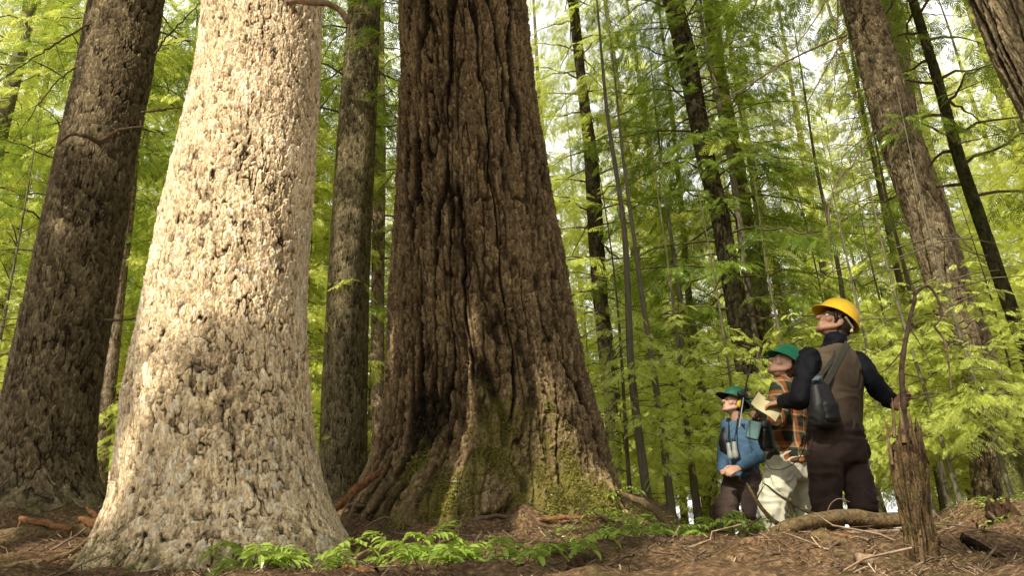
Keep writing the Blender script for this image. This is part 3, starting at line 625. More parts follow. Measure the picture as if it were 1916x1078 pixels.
W('fallen_log', 'long brown log running to the right edge behind the snag', 'log', [(1740,985,4.6),(1800,1000,4.55),(1860,1010,4.5),(1970,1024,4.4)], [.028,.03,.026,.02], M['log'], 14, .15)
W('fallen_branch', 'forked pale twig lying on the long brown log at right', 'branch', [(1745,1000,4.4),(1775,990,4.4),(1805,978,4.45)], .007, M['twigpale'], parts=[(9,-.6,.75,.14,.004),(13,-.3,.9,.10,.004)])
W('fallen_log', 'dark mossy log sloping down at the bottom right corner', 'log', [(1800,1012,4.1),(1860,1040,4.0),(1960,1080,3.9)], .03, M['barkS'], 14, .18)
W('fallen_branch', 'dead stick lying on the bank at the right edge', 'branch', [(1850,960,6.0),(1885,990,5.6),(1930,1000,5.4)], .012, M['twig'])
W('fallen_log', 'broad pale sunlit log lying behind the pale tree at the left edge', 'log', [(-60,1022,5.9),(40,1014,5.9),(120,1004,5.9),(200,990,5.9)], [.08,.085,.08,.06], M['log'], 20, .12)
W('split_wood', 'orange splintered wood stub pointing left above the sunlit log', 'wood', [(38,972,5.9),(80,980,5.85),(135,990,5.8)], [.022,.026,.02], M['twigred'], 8, .3, parts=[(1,-.15,-1.0,.10,.012)])
W('split_wood', 'thick orange broken wood chunk beside the foot of the pale tree', 'wood', [(150,972,5.4),(180,980,5.35),(215,990,5.3)], [.02,.036,.03], M['twigred'], 8, .35)
W('split_wood', 'small orange splinter standing up beside the pale tree foot', 'wood', [(162,950,5.45),(175,962,5.4),(190,975,5.4)], [.008,.02,.018], M['twigred'], 7, .3)
W('fallen_branch', 'long brown branch curving along the ground in the bottom left corner', 'branch', [(-40,1072,4.7),(40,1058,4.75),(90,1048,4.8),(140,1030,4.9),(175,1000,5.2)], [.02,.022,.018,.012], M['log'], 10, .15)
W('fallen_branch', 'thin grey stick crossing the litter at the far left', 'branch', [(95,1030,5.2),(140,1005,5.4),(165,985,5.6)], .009, M['twigpale'])
W('leaning_plank', 'orange brown split slab leaning against the left foot of the massive fir', 'wood', [(606,970,6.3),(650,932,6.4),(680,905,6.45),(712,882,6.5)], [.022,.038,.036,.026], M['twigred'], 7, .2, taper=False)
W('upright_stick', 'short pale stick standing in the litter left of the massive fir, the longer of two', 'branch', [(634,980,6.0),(644,955,6.0),(657,930,6.0)], .009, M['twigpale'], 6)
W('upright_stick', 'shorter pale stick standing beside the longer one left of the massive fir', 'branch', [(652,972,6.1),(658,955,6.1),(666,934,6.1)], .007, M['twigpale'], 6)
W('fallen_branch', 'thick bent branch lying across the bank right of the massive fir', 'branch', [(1160,925,6.7),(1200,940,6.4),(1232,962,6.1),(1262,1004,5.6)], [.02,.03,.034,.03], M['log'], 12, .15)
W('fallen_branch', 'forked stick standing out of the bank at bottom centre right', 'branch', [(1212,1090,3.7),(1228,1050,4.1),(1244,1010,4.6)], .013, M['twig'], parts=[(11,.7,.5,.12,.006)])
W('fallen_branch', 'long thin root like stick lying across the bank in front of the fir', 'branch', [(1090,1046,4.0),(1150,1040,4.1),(1230,1025,4.3),(1330,1008,4.6)], [.014,.015,.012,.006], M['log'], 9, .2)
W('fallen_branch', 'brown branch lying in the needle litter at the foot of the fir', 'branch', [(650,946,6.6),(700,948,6.5),(752,952,6.5)], .02, M['twig'])
W('fallen_branch', 'half buried curved stick in the litter below the centre of the fir', 'branch', [(880,975,6.0),(930,966,6.0),(985,975,5.9)], .02, M['twig'])
W('fallen_branch', 'reddish stick lying right of the fir base centre', 'branch', [(985,978,5.9),(1040,970,6.0),(1110,968,6.1)], [.018,.02,.008], M['twigred'])
W('fallen_branch', 'stick crossing the plants at bottom centre left', 'branch', [(785,1040,3.9),(820,1020,4.1),(850,1008,4.3)], .016, M['log'])
W('fallen_branch', 'crossed dead stick rising from the bottom edge left of the plants', 'branch', [(630,1085,3.5),(660,1050,3.8),(690,1030,4.0)], .012, M['twigpale'], parts=[(8,-.7,.7,.08,.006)])
W('fallen_branch', 'dead stick lying level along the bottom edge beside the pale tree', 'branch', [(580,1060,3.7),(640,1060,3.7),(700,1064,3.7)], .011, M['twig'])
W('fallen_branch', 'reddish broken branch lying low in the bottom centre left', 'branch', [(640,1068,3.5),(690,1075,3.45),(770,1088,3.3)], [.025,.022,.03], M['twigred'], 9, .3)
W('fallen_branch', 'dark leaning stick in front of the woman in the cap', 'branch', [(1398,905,5.5),(1418,940,5.2),(1440,968,5.0),(1462,985,4.9)], [.006,.013,.015,.014], M['log'], parts=[(5,.6,.8,.12,.008)])
W('fallen_branch', 'bare stick slanting across the cream trousers', 'branch', [(1428,905,5.0),(1460,928,4.9),(1500,952,4.8),(1532,968,4.7)], [.004,.008,.012,.014], M['twig'])
W('fallen_branch', 'thin arched twig in front of the dark trousers', 'branch', [(1545,975,4.2),(1552,948,4.2),(1568,934,4.2),(1590,940,4.2)], .004, M['twig'], 5)
W('broken_branch', 'dead broken branch reaching right from the top of the pale tree', 'branch', [(520,6,4.35),(560,2,4.25),(600,4,4.25),(635,16,4.3),(655,40,4.3)], [.022,.026,.024,.022,.024], M['twigpale'], 9, .3, parts=[(14,.2,-.9,.04,.008)])
W('broken_branch', 'gnarled dead twig sticking out of the leaning brown trunk', 'branch', [(110,268,7.3),(132,252,7.25),(158,254,7.25),(188,268,7.4)], [.010,.016,.02,.034], M['twig'], 7, .2)
W('broken_branch', 'forked pale dead twig pointing right on the leaning brown trunk', 'branch', [(188,266,7.4),(205,252,7.25),(232,240,7.2),(268,236,7.1)], [.03,.018,.014,.006], M['twigpale'], 7, .2, parts=[(9,-.8,.45,.16,.009),(12,.5,.8,.1,.006)])
W('broken_branch', 'thin black branch stub reaching right from the leaning brown trunk low down', 'branch', [(196,600,7.9),(235,598,7.8),(275,592,7.7)], [.022,.012,.006], M['twig'], 6)
# rotten stump chunk
rs = np.random.RandomState(9)
def jag(name, label, cat, px0, px1, py, top, Y, mat, seed, k=9):
    a, b = at(px0, py, Y), at(px1, py, Y); c = (a+b)/2; R_ = np.linalg.norm(a-b)/2; H = at((px0+px1)/2, top, Y)[2]-c[2]
    n, m = 40, 22; th = np.arange(n)/n*2*math.pi; z = np.linspace(-.15, 1, m)
    TH, Z = np.meshgrid(th, z); hh = H*(.45+.55*np.abs(noise(np.cos(TH)*2.5, np.sin(TH)*2.5, seed)))
    r = R_*(1-.25*Z.clip(0))*(1+.35*noise(np.cos(TH)*3, np.sin(TH)*3, Z*1.5+seed)+.2*noise(np.cos(TH)*9, np.sin(TH)*9, Z*2))
    V = np.stack([np.cos(TH)*r, np.sin(TH)*r, Z*hh], -1).reshape(-1, 3); V2 = np.stack([np.cos(TH[-1])*r[-1]*.6, np.sin(TH[-1])*r[-1]*.6, hh[-1]*.3], -1)
    V = np.vstack([V, V2]); i, j = np.meshgrid(np.arange(m), np.arange(n), indexing='ij')
    F = np.stack([i*n+j, i*n+(j+1) % n, (i+1)*n+(j+1) % n, (i+1)*n+j], -1).reshape(-1, 4)
    o = link(name, mesh_np(name, V, F, [mat], smooth=True), None, c); return tag(o, label, cat)
M['rot'] = simple('rotten_dark_wood', (.02, .01, .006), (.11, .06, .03), 40, bs=.8, bd=.01)
jag('rotten_stump', 'small dark jagged rotten stump at the bottom edge right of centre', 'stump', 1060, 1118, 1085, 1030, 3.5, M['rot'], 3)
jag('rotten_stump', 'dark hollow rotten root lump on the bank at the right edge', 'stump', 1848, 1900, 965, 925, 6.2, M['rot'], 7)
# ------------------------------------------------------------------ the snag with the dead sapling
def snag():
    Y = 3.62; prof = [(1672,1710,772),(1662,1716,800),(1664,1728,840),(1668,1734,880),(1674,1738,920),(1682,1742,960),(1690,1752,1010),(1694,1758,1060),(1697,1764,1100)]
    L = []
    for l, r, py in prof:
        a, b = at(l, py, Y), at(r, py, Y); L.append(((a[2]+b[2])/2, (a[0]+b[0])/2, np.linalg.norm(a-b)/2))
    L.sort(); L = np.array(L); n, m = 150, 260; z = np.linspace(L[0, 0]-.15, L[-1, 0], m); th = np.arange(n)/n*2*math.pi
    TH, Z = np.meshgrid(th, z); cx = np.interp(z, L[:, 0], L[:, 1])[:, None]; r = np.interp(z, L[:, 0], L[:, 2])[:, None]
    cs, sn = np.cos(TH), np.sin(TH); top = L[-1, 0]
    q = noise(cs*3.1, sn*3.1, Z*1.4, 50)+.5*noise(cs*8, sn*8, Z*3, 51); crack = 1-sst(0, .12, np.abs(q))
    fl = flakes(TH*.1, Z, .63, .035, .12, 3, cs*.1, sn*.1, Z)
    bark = sst(-.1, .1, noise(cs*1.5+2, sn*1.5, Z*2.2, 55)+.3*(Z-L[4, 0]))
    h = .5-.45*crack+.16*noise(cs*14, sn*14, Z*6, 53)+bark*(.35*(fl[1]-.3)+.25*fl[2])
    R_ = r*(.66+.16*noise(cs*1.5, sn*1.5, Z*3, 54))+.020*(h-.4)+.018*bark
    f = (Z-(top-.16))/.16; jagz = np.where(f > 0, -f*.22*(.5+.5*noise(cs*4, sn*4, 7, 56))*1.5, 0)
    V = np.stack([cx+cs*R_, Y+sn*R_, Z+jagz], -1)
    c0 = np.array([float(cx[0, 0]), Y, z[0]]); V = V.reshape(-1, 3)-c0
    Vt = np.vstack([V, [[cx[-1, 0]-c0[0], 0, top-.18-c0[2]]]])
    i, j = np.meshgrid(np.arange(m-1), np.arange(n), indexing='ij'); F = np.stack([i*n+j, i*n+(j+1) % n, (i+1)*n+(j+1) % n, (i+1)*n+j], -1).reshape(-1, 4)
    jj = np.arange(n); T = np.stack([(m-1)*n+jj, (m-1)*n+(jj+1) % n, np.full(n, m*n)], 1)
    t = thing('broken_snag', 'weathered broken snag with jagged top and peeling bark in the right foreground', 'snag', c0)
    hv = np.clip(h, 0, 1).ravel(); me = mesh_np('trunk', Vt, F, [M['barkS']], smooth=True, attrs={'h': np.append(hv, .1), 'moss': np.append(.18+.12*noise(cs*2, sn*2, Z*3).ravel(), 0)}, F3=T); link('trunk', me, t)
    for (a, b, wd) in [((1674,820,3.6),(1669,745,3.6),.008),((1692,830,3.56),(1682,752,3.58),.011),((1664,840,3.6),(1654,775,3.6),.005),((1705,820,3.62),(1700,765,3.62),.008),((1670,870,3.58),(1656,795,3.58),.006)]:
        mb = MB(); A_, B_ = at(*a)-c0, at(*b)-c0; mb.tube([A_, A_*.5+B_*.5+[.003, 0, 0], B_], [wd*1.3, wd, wd*.15], 6, rough=.3, seed=a[0]); mb.build('splinter', M['twigred'] if wd < .0055 else M['log'], t, False)
        o = t.children[-1] if t.children else None
    return t
snag()
t = thing('dead_sapling', 'thin dead sapling stem behind the snag, gripped by the person in the yellow hard hat', 'sapling', at(1706,1000,4.55))
c = at(1706,1000,4.55)
mb = MB(); mb.tube(spline([at(*p)-c for p in [(1712,1040,4.55),(1702,860,4.55),(1694,790,4.52),(1690,750,4.5),(1687,690,4.5),(1694,640,4.5),(1704,590,4.5),(1712,560,4.5),(1707,535,4.5)]], 40), np.linspace(.022, .009, 40), 9, rough=.18, seed=2); mb.build('stem', M['twig'], t, True)
for k_, (pts, r) in enumerate([([(1710,552,4.5),(1735,535,4.5),(1755,560,4.5),(1762,590,4.5),(1748,612,4.5)], .011), ([(1748,612,4.5),(1768,640,4.5),(1776,690,4.5),(1780,730,4.5)], .008),
        ([(1690,745,4.5),(1712,745,4.45),(1735,735,4.4),(1760,738,4.4)], .007), ([(1692,700,4.5),(1718,706,4.5),(1745,715,4.5)], .005), ([(1690,655,4.5),(1660,690,4.5),(1640,700,4.5)], .005), ([(1700,610,4.5),(1725,650,4.5),(1745,690,4.5)], .004), ([(1707,535,4.5),(1700,510,4.5),(1706,490,4.5)], .005)]):
    mb = MB(); mb.tube(spline([at(*p)-c for p in pts], 20), np.linspace(r, r*.45, 20), 7, rough=.25, seed=k_); mb.build('branch', M['twig'], t, True)
# long bare branches hanging in the upper right and upper left
def bare(key, lst, mat=None):
    t, c0, _ = TR[key]
    for pts, r in lst:
        P = spline(np.array([at(*p) for p in pts]), 24)-c0; P[1:-1] += RS.randn(22, 3)*.006; mb = MB(); mb.tube(P, np.linspace(r, r*.3, 24), 6)
        for q in range(4, 23, 3):
            d = P[q]-P[q-1]; d /= np.linalg.norm(d)+1e-9; e = P[q]+(d*.5+RS.randn(3)*.45)*(.25+.3*RS.rand())
            mb.tube([P[q], (P[q]+e)/2+[0, 0, .02], e+[0, 0, -.05]], [r*.4, r*.25, r*.1], 4, cap=False)
        mb.build('bare_branch', mat or M['twig'], t, True)
bare('G', [([(1584,65,9.3),(1480,110,9.2),(1400,160,9.1),(1320,210,9.0)], .018), ([(1585,70,9.3),(1555,110,9),(1510,190,8.8),(1470,230,8.7)], .014), ([(1568,0,9.2),(1566,80,9.1),(1560,170,9),(1545,230,9)], .012),
           ([(1560,-20,9.2),(1500,70,9),(1430,150,8.9)], .014), ([(1640,240,9.3),(1600,300,9),(1560,350,8.8),(1550,430,8.7),(1560,520,8.7)], .014), ([(1565,350,9),(1580,290,9),(1610,180,9.1)], .009),
           ([(1610,150,9.3),(1660,210,9),(1700,200,8.9)], .008), ([(1700,420,9.3),(1640,400,9),(1500,330,9)], .010)])
bare('I', [([(1770,180,9.9),(1840,150,9.8),(1916,120,9.7)], .012), ([(1790,270,9.9),(1850,255,9.8),(1930,230,9.8)], .012), ([(1760,170,9.9),(1720,120,9.8),(1660,100,9.8)], .01), ([(1850,480,9.9),(1810,470,9.8),(1770,440,9.8),(1740,430,9.8)], .009)])
bare('H', [([(1680,20,11.7),(1730,25,11.5),(1800,30,11.4)], .016), ([(1700,130,11.7),(1750,140,11.5),(1790,150,11.4)], .012), ([(1775,420,11.7),(1830,480,11.4),(1880,520,11.3)], .012)], M['twigpale'])
bare('M', [([(1110,225,16),(1180,205,15.5),(1260,120,15)], .02), ([(1118,370,16),(1200,380,15.5),(1280,400,15.3)], .02), ([(1115,270,16),(1170,265,15.5),(1220,270,15)], .018)])
bare('L', [([(1435,560,15.8),(1500,610,15),(1530,680,14.5)], .016), ([(1430,440,15.8),(1480,460,15),(1560,470,14.5)], .016), ([(1400,330,15.8),(1470,350,15),(1520,440,14)], .015)])
bare('A', [([(290,100,7.9),(320,60,7.8),(385,-5,7.7)], .016), ([(265,210,7.9),(310,205,7.8),(360,196,7.7)], .013), ([(262,225,7.9),(278,262,7.8)], .008), ([(175,40,7.6),(90,90,7.5),(0,150,7.4)], .014), ([(150,120,7.7),(100,160,7.5),(40,240,7.4)], .012)])
bare('D', [([(630,160,13.3),(600,200,13),(585,215,13)], .02), ([(712,180,13.3),(740,220,13)], .014), ([(705,360,13.3),(740,320,13)], .012), ([(700,480,13.3),(730,500,13)], .01)])
# ------------------------------------------------------------------ ground plants
def leaflet(mb, b, d, n, L, w_, a):
    d = d/np.linalg.norm(d); s = np.cross(n, d); s /= np.linalg.norm(s)+1e-9; nn = np.cross(d, s)
    V = [b, b+d*L*.3+s*w_*.8+nn*w_*.35, b+d*L*.65+s*w_*.75+nn*w_*.3-nn*L*.05, b+d*L-nn*L*.22, b+d*L*.65-s*w_*.75+nn*w_*.3-nn*L*.05, b+d*L*.3-s*w_*.8+nn*w_*.35, b+d*L*.3, b+d*L*.65-nn*L*.06]
    mb.add(V, [[0, 1, 6, 5], [1, 2, 7, 6], [5, 6, 7, 4]], [[2, 3, 7], [7, 3, 4]], 0, a)
def plant(px, py, Y, nf, L, label, group, seed, lw=.022, up=.8, n_l=9, mat='plant'):
    r = np.random.RandomState(seed); p = at(px, py, Y); x, y = p[0], Y; z = float(gz(x, y))
    t = thing('leafy_seedling', label, 'plant', (x, y, z), group)
    for k in range(nf):
        az = k*2.4+r.rand(); l = L*(.7+.5*r.rand()); d = np.array([math.cos(az), math.sin(az), 0]); sdv = np.array([-d[1], d[0], 0]); e = up*(.6+.6*r.rand())
        u = np.linspace(0, 1, 8); P = np.outer(u*l*.85, d)+np.outer(l*(e*u-.75*e*u*u), [0, 0, 1.])+np.outer(u*u*l*.2*r.randn(), sdv); P[:, 2] += -.02
        mb = MB(); mb.tube(P, np.linspace(.0028, .001, 8), 4, m=1, cap=False)
        for q in range(n_l):
            tt = .3+.66*q/(n_l-1); b = np.array([np.interp(tt, u, P[:, c]) for c in range(3)]); dd = P[5]-P[3]; dd /= np.linalg.norm(dd)
            for s_ in (-1, 1):
                leaflet(mb, b, dd*.45+s_*sdv*.9+np.array([0, 0, -.15+.15*r.randn()]), np.array([0, 0, 1.])+.25*r.randn(3), lw*2.4*(1.15-.5*tt)*(.8+.4*r.rand()), lw*.5*(1.1-.4*tt), .35+.5*r.rand())
        leaflet(mb, P[-1], P[-1]-P[-2], np.array([0, 0, 1.]), lw*2.2, lw*.45, .7)
        mb.build('frond', [M[mat], M['twig']], t)
    return t
PL1 = ('leafy seedling with bright sunlit compound leaves in front of the massive fir', 'sunlit seedlings in front of the fir')
PL2 = ('low green seedling growing on the bank right of the massive fir', 'seedlings on the bank right of the fir')
PL3 = ('small leafy seedling at the foot of the pale tree along the bottom edge', 'seedlings at the foot of the pale tree')
k_ = 100
for (px, py, Y, nf, L) in [(750,1045,3.9,6,.24),(790,1062,3.6,6,.24),(835,1055,3.8,6,.26),(815,1012,4.4,4,.22),(920,1050,3.8,3,.2),(985,1062,3.6,4,.18),(1060,1035,4.0,4,.2)]:
    plant(px, py, Y, nf, L*1.2, *PL1, k_, lw=.036, up=1.9); k_ += 1
for (px, py, Y, nf, L) in [(1130,945,6.8,7,.30),(1170,970,6.2,7,.30),(1215,985,5.9,7,.28),(1100,985,5.6,4,.2),(1240,975,6.2,6,.26),(1190,1000,5.4,5,.24),(1270,1000,5.2,5,.22),(1330,990,5.3,6,.24),(1370,985,5.2,6,.24),(1420,975,5.0,5,.22),(1305,975,5.8,6,.26)]:
    plant(px, py, Y, nf, L*1.2, *PL2, k_, lw=.032, up=1.2); k_ += 1
for (px, py, Y, nf, L) in [(490,1088,3.35,4,.2),(580,1072,3.5,6,.2),(470,1085,3.4,5,.16),]:
    plant(px, py, Y, nf, L*1.35, *PL3, k_, lw=.034, up=1.5); k_ += 1
# litter
rs = np.random.RandomState(33)
N = 90000; x = rs.rand(N)*13-6.5; y = 2.6+rs.rand(N)**1.3*6.5; cl = noise(x*1.6, y*1.6, 0*x, 70); keep = (cl > -.35)
x, y = x[keep], y[keep]; z = gz(x, y)+.004+.03*rs.rand(len(x))**3; N = len(x)
az = rs.rand(N)*6.28; L = .03+.07*rs.rand(N)**2; wd = .0016+.0016*rs.rand(N); d = np.stack([np.cos(az), np.sin(az), .25*rs.randn(N)], 1); s_ = np.stack([-np.sin(az), np.cos(az), 0*az], 1); P = np.stack([x, y, z+.004], 1)
V = np.stack([P-d*L[:, None]/2-s_*wd[:, None], P-d*L[:, None]/2+s_*wd[:, None], P+d*L[:, None]/2+s_*wd[:, None]*.5, P+d*L[:, None]/2-s_*wd[:, None]*.5], 1).reshape(-1, 3)
o = link('needle_litter', mesh_np('needle_litter', V, np.arange(N*4).reshape(-1, 4), [M['litter']], attrs={'t': np.repeat(rs.rand(N)**1.3, 4)})); tag(o, 'brown carpet of dropped needles covering the forest floor', 'litter', kind='stuff')
mb = MB()
for k in range(5200):
    x = rs.rand()*12.5-6.2; y = 3.3+rs.rand()**1.2*5.6; L = .06+.42*rs.rand()**2.4; az = rs.rand()*6.28; pitch = .22*rs.randn(); d = np.array([math.cos(az), math.sin(az), pitch]); b = np.array([x, y, 0]); u = np.linspace(-.5, .5, 5)
    P = b+np.outer(u*L, d); P[:, 0] += .06*L*rs.randn(5); P[:, 1] += .06*L*rs.randn(5); P[:, 2] += gz(P[:, 0], P[:, 1])+.008+.1*L*abs(pitch)
    mb.tube(P, np.linspace(1, .4, 5)*(.002+.007*rs.rand()**2.2), 4, m=0 if rs.rand() < .75 else 1, cap=False)
o = mb.build('twig_litter', [M['twig'], M['twigpale']]); tag(o, 'tangle of small dead twigs strewn over the forest floor', 'twigs', kind='stuff')
mb = MB()
for k in range(900):
    f = rs.rand(); px = [1290, 1850, 1130, 330][rs.randint(4)]+rs.randn()*70; Y = 5.2+2*rs.rand(); p = at(px, 980, Y); z = float(gz(p[0], Y))
    for q in range(3): leaflet(mb, np.array([p[0], Y, z])+rs.randn(3)*[.04, .04, .01]+[0, 0, .03], np.array([rs.randn(), rs.randn(), .3]), np.array([0, 0, 1.])+.4*rs.randn(3), .03+.02*rs.rand(), .009, rs.rand())
o = mb.build('ground_cover', M['plant']); tag(o, 'low green leafy ground cover on the mossy bank', 'ground cover', kind='stuff')
#@@PEOPLE
# ------------------------------------------------------------------ people
nz = lambda v: np.asarray(v, float)/(np.linalg.norm(v)+1e-9)
def cap(p0, p1, a, b, n=14):
    p0, p1 = np.asarray(p0, float), np.asarray(p1, float); d = nz(p1-p0); ref = np.array([0, 0, 1.]) if abs(d[2]) < .9 else np.array([1., 0, 0])
    A = nz(np.cross(d, ref)); B = np.cross(d, A); rings = []
    for u in (-85, -55, -25): rings.append((p0+d*a*math.sin(math.radians(u)), a*math.cos(math.radians(u))))
    rings += [(p0, a), ((p0+p1)/2, (a+b)/2), (p1, b)]
    for u in (25, 55, 85): rings.append((p1+d*b*math.sin(math.radians(u)), b*math.cos(math.radians(u))))
    return loft([(c, A*r, B*r) for c, r in rings], n)
def loft(rings, n=20, pw=1.0):
    th = np.arange(n)/n*2*math.pi; ct, st_ = np.cos(th), np.sin(th)
    if pw != 1.0: ct = np.sign(ct)*np.abs(ct)**pw; st_ = np.sign(st_)*np.abs(st_)**pw
    V = np.vstack([np.asarray(c)+np.outer(ct, a)+np.outer(st_, b) for c, a, b in rings]); k = len(rings)
    V = np.vstack([V, rings[0][0], rings[-1][0]]); i, j = np.meshgrid(np.arange(k-1), np.arange(n), indexing='ij')
    F = np.stack([i*n+j, i*n+(j+1) % n, (i+1)*n+(j+1) % n, (i+1)*n+j], -1).reshape(-1, 4); jj = np.arange(n)
    T = np.vstack([np.stack([np.full(n, k*n), (jj+1) % n, jj], 1), np.stack([np.full(n, k*n+1), (k-1)*n+jj, (k-1)*n+(jj+1) % n], 1)])
    return V, F, T
def ell(c, a, b, d, n=16):
    c, a, b, d = [np.asarray(q, float) for q in (c, a, b, d)]
    return loft([(c+d*math.sin(u), a*math.cos(u), b*math.cos(u)) for u in np.radians([-88, -65, -45, -22, 0, 22, 45, 65, 88])], n)
def fuse(name, shapes, vox, mats, parent, loc, it=4, wrk=0, wf=(14, 14, 26), seed=0, solid=None):
    mb = MB()
    for V, F, T in shapes: mb.add(V-loc, F, T)
    o = mb.build('tmp', mats); m = o.modifiers.new('r', 'REMESH'); m.mode = 'VOXEL'; m.voxel_size = vox
    if it: q = o.modifiers.new('s', 'SMOOTH'); q.factor = .5; q.iterations = it
    dg = bpy.context.evaluated_depsgraph_get(); me = bpy.data.meshes.new_from_object(o.evaluated_get(dg)); old = o.data; bpy.data.objects.remove(o); bpy.data.meshes.remove(old)
    k = len(me.vertices); co = np.zeros(k*3, np.float32); me.vertices.foreach_get('co', co); co = co.reshape(-1, 3)
    if wrk:
        no = np.zeros(k*3, np.float32); me.vertices.foreach_get('normal', no); no = no.reshape(-1, 3)
        wx = .06*noise(co[:, 0]*7, co[:, 1]*7, co[:, 2]*7, seed+3)
        q1 = noise(co[:, 0]*wf[0]*.5+wx*20, co[:, 1]*wf[1]*.5, co[:, 2]*wf[2]*.55+wx*22, seed); q2 = noise(co[:, 0]*wf[0], co[:, 1]*wf[1]+wx*12, co[:, 2]*wf[2]+wx*30, seed+1)
        co = co+no*(wrk*((1-np.abs(q1)*2)*.8+(1-np.abs(q2)*2)*.45))[:, None]; me.vertices.foreach_set('co', co.astype(np.float32).ravel())
    me.polygons.foreach_set('use_smooth', np.ones(len(me.polygons), bool)); me.update(); me.name = name
    me.materials.clear()
    for mm in (mats if isinstance(mats, list) else [mats]): me.materials.append(mm)
    return link(name, me, parent)
def piece(name, shapes, mat, parent, loc, smooth=True):
    mb = MB()
    for V, F, T in shapes: mb.add(V-loc, F, T)
    return mb.build(name, mat, parent, smooth)
def cloth(name, c1, c2, rough=.85, sc=60, spec=.2): return simple(name, c1, c2, sc, rough, .25, .002, spec=spec)
M['skinA'] = simple('tan_skin', (.30, .16, .09), (.36, .20, .12), 30, .55, .1, .001, spec=.35)
M['skinB'] = simple('fair_skin', (.48, .27, .18), (.56, .33, .23), 30, .55, .1, .001, spec=.35)
M['hair'] = simple('black_hair', (.008, .006, .005), (.025, .018, .013), 90, .5, .5, .003)
M['hairb'] = simple('brown_hair', (.03, .018, .010), (.08, .045, .025), 90, .55, .5, .003)
M['fleece'] = cloth('black_jacket', (.003, .003, .005), (.007, .007, .010), .75, 25, .12)
M['vest'] = cloth('brown_vest', (.060, .044, .028), (.095, .068, .045), .8, 12)
M['vestsh'] = cloth('olive_vest_yoke', (.10, .085, .045), (.14, .115, .06), .8, 12)
M['trD'] = cloth('dark_brown_trousers', (.028, .017, .013), (.050, .030, .024), .8, 14)
M['trC'] = cloth('cream_trousers', (.52, .49, .36), (.66, .62, .48), .85, 12)
M['trW'] = cloth('brown_trousers', (.05, .032, .026), (.085, .056, .045), .85, 12)
M['blue'] = cloth('blue_fleece', (.05, .10, .16), (.08, .15, .23), .9, 30)
M['black'] = cloth('black_nylon', (.006, .006, .006), (.016, .015, .014), .55, 40, .4)
M['strap'] = cloth('grey_strap', (.045, .045, .035), (.075, .07, .055), .7, 60)
M['boot'] = cloth('brown_boots', (.03, .018, .01), (.06, .035, .02), .6, 30)
def plastic(name, c, r=.35):
    t = NT(name); n = t.noise(5, 3); n2 = t.noise(40, 3)
    rr = t.ramp(n2, [(.3, (r-.08,)*3), (.8, (r+.25,)*3)]); cc = t.ramp(n, [(.3, tuple(x*.85 for x in c)), (.7, c)])
    m = t.finish(cc, r, n2, .06, .002, .5); t.l(rr, t.p.inputs['Roughness']); return m
M['yellow'] = plastic('yellow_plastic', (.80, .50, .015)); M['green'] = plastic('green_plastic', (.01, .27, .12)); M['dgreen'] = plastic('dark_green_cloth', (.008, .12, .06), .6); M['darkp'] = plastic('dark_plastic', (.012, .014, .013), .4)
M['cream'] = plastic('cream_lining', (.50, .46, .28), .7); M['teal'] = plastic('teal_label', (.09, .17, .17), .6); M['metal'] = plastic('grey_metal', (.30, .31, .28), .35); M['paper'] = simple('yellowish_paper', (.44, .38, .20), (.55, .48, .28), 8, .9, .05)
M['eye'] = simple('eye_white', (.6, .58, .55), (.65, .62, .6), 5, .2); M['pupil'] = simple('dark_pupil', (.01, .008, .006), (.015, .01, .01), 5, .2)
def plaid():
    t = NT('plaid_flannel'); tc = t.n('TexCoord').outputs['Object']; sp = t.n('SeparateXYZ'); t.l(tc, sp.inputs[0])
    xy = t.math('ADD', t.math('MULTIPLY', sp.outputs[0], 1.0), t.math('MULTIPLY', sp.outputs[1], .55)); z = t.math('ADD', sp.outputs[2], t.math('MULTIPLY', sp.outputs[0], .12))
    fx = t.math('FRACT', t.math('ADD', t.math('MULTIPLY', xy, 8.5), 40)); fz = t.math('FRACT', t.math('ADD', t.math('MULTIPLY', z, 8.5), 40))
    a = t.ramp(fx, [(0, (.035, .042, .022)), (.34, (.035, .042, .022)), (.38, (.46, .42, .26)), (.45, (.46, .42, .26)), (.49, (.36, .11, .025)), (.74, (.36, .11, .025)), (.78, (.02, .018, .012))])
    b = t.ramp(fz, [(0, (.045, .05, .03)), (.34, (.045, .05, .03)), (.38, (.40, .30, .16)), (.45, (.40, .30, .16)), (.49, (.30, .10, .03)), (.70, (.30, .10, .03)), (.76, (.025, .02, .014))])
    return t.finish(t.mix(.5, a, b), .95, t.noise(80, 2), .2, .002)
M['plaid'] = plaid()
def head_shapes(c, f, u, nb, s=1.0):
    f = nz(f); l = nz(np.cross(u, f)); u = np.cross(f, l)
    P = lambda a, b, d: c+(f*a+l*b+u*d)*s
    S = [ell(P(-.008, 0, .022), f*.098*s, l*.077*s, u*.098*s, 20), ell(P(.022, 0, -.035), f*.068*s, l*.060*s, u*.080*s), cap(P(.060, -.018, -.092), P(.060, .018, -.092), .024*s, .024*s, 10),
         cap(P(.088, 0, .008), P(.112, 0, -.030), .010*s, .0155*s, 10), cap(P(.082, -.032, .028), P(.082, .032, .028), .013*s, .013*s, 10), cap(P(.084, -.016, -.060), P(.084, .016, -.060), .011*s, .011*s, 8), cap(P(.080, -.014, -.073), P(.080, .014, -.073), .011*s, .011*s, 8),
         cap(P(.055, -.045, -.022), P(.055, .045, -.022), .024*s, .024*s, 10), cap(P(-.015, 0, -.04), nb, .056*s, .060*s, 14)]
    for e in (-1, 1):
        S.append(ell(P(-.012, .080*e, -.012), f*.020*s, l*.009*s, u*.032*s, 10)); S.append(cap(P(.0, .062*e, -.045), P(.050, .030*e, -.085), .020*s, .020*s, 8))
    return S, P
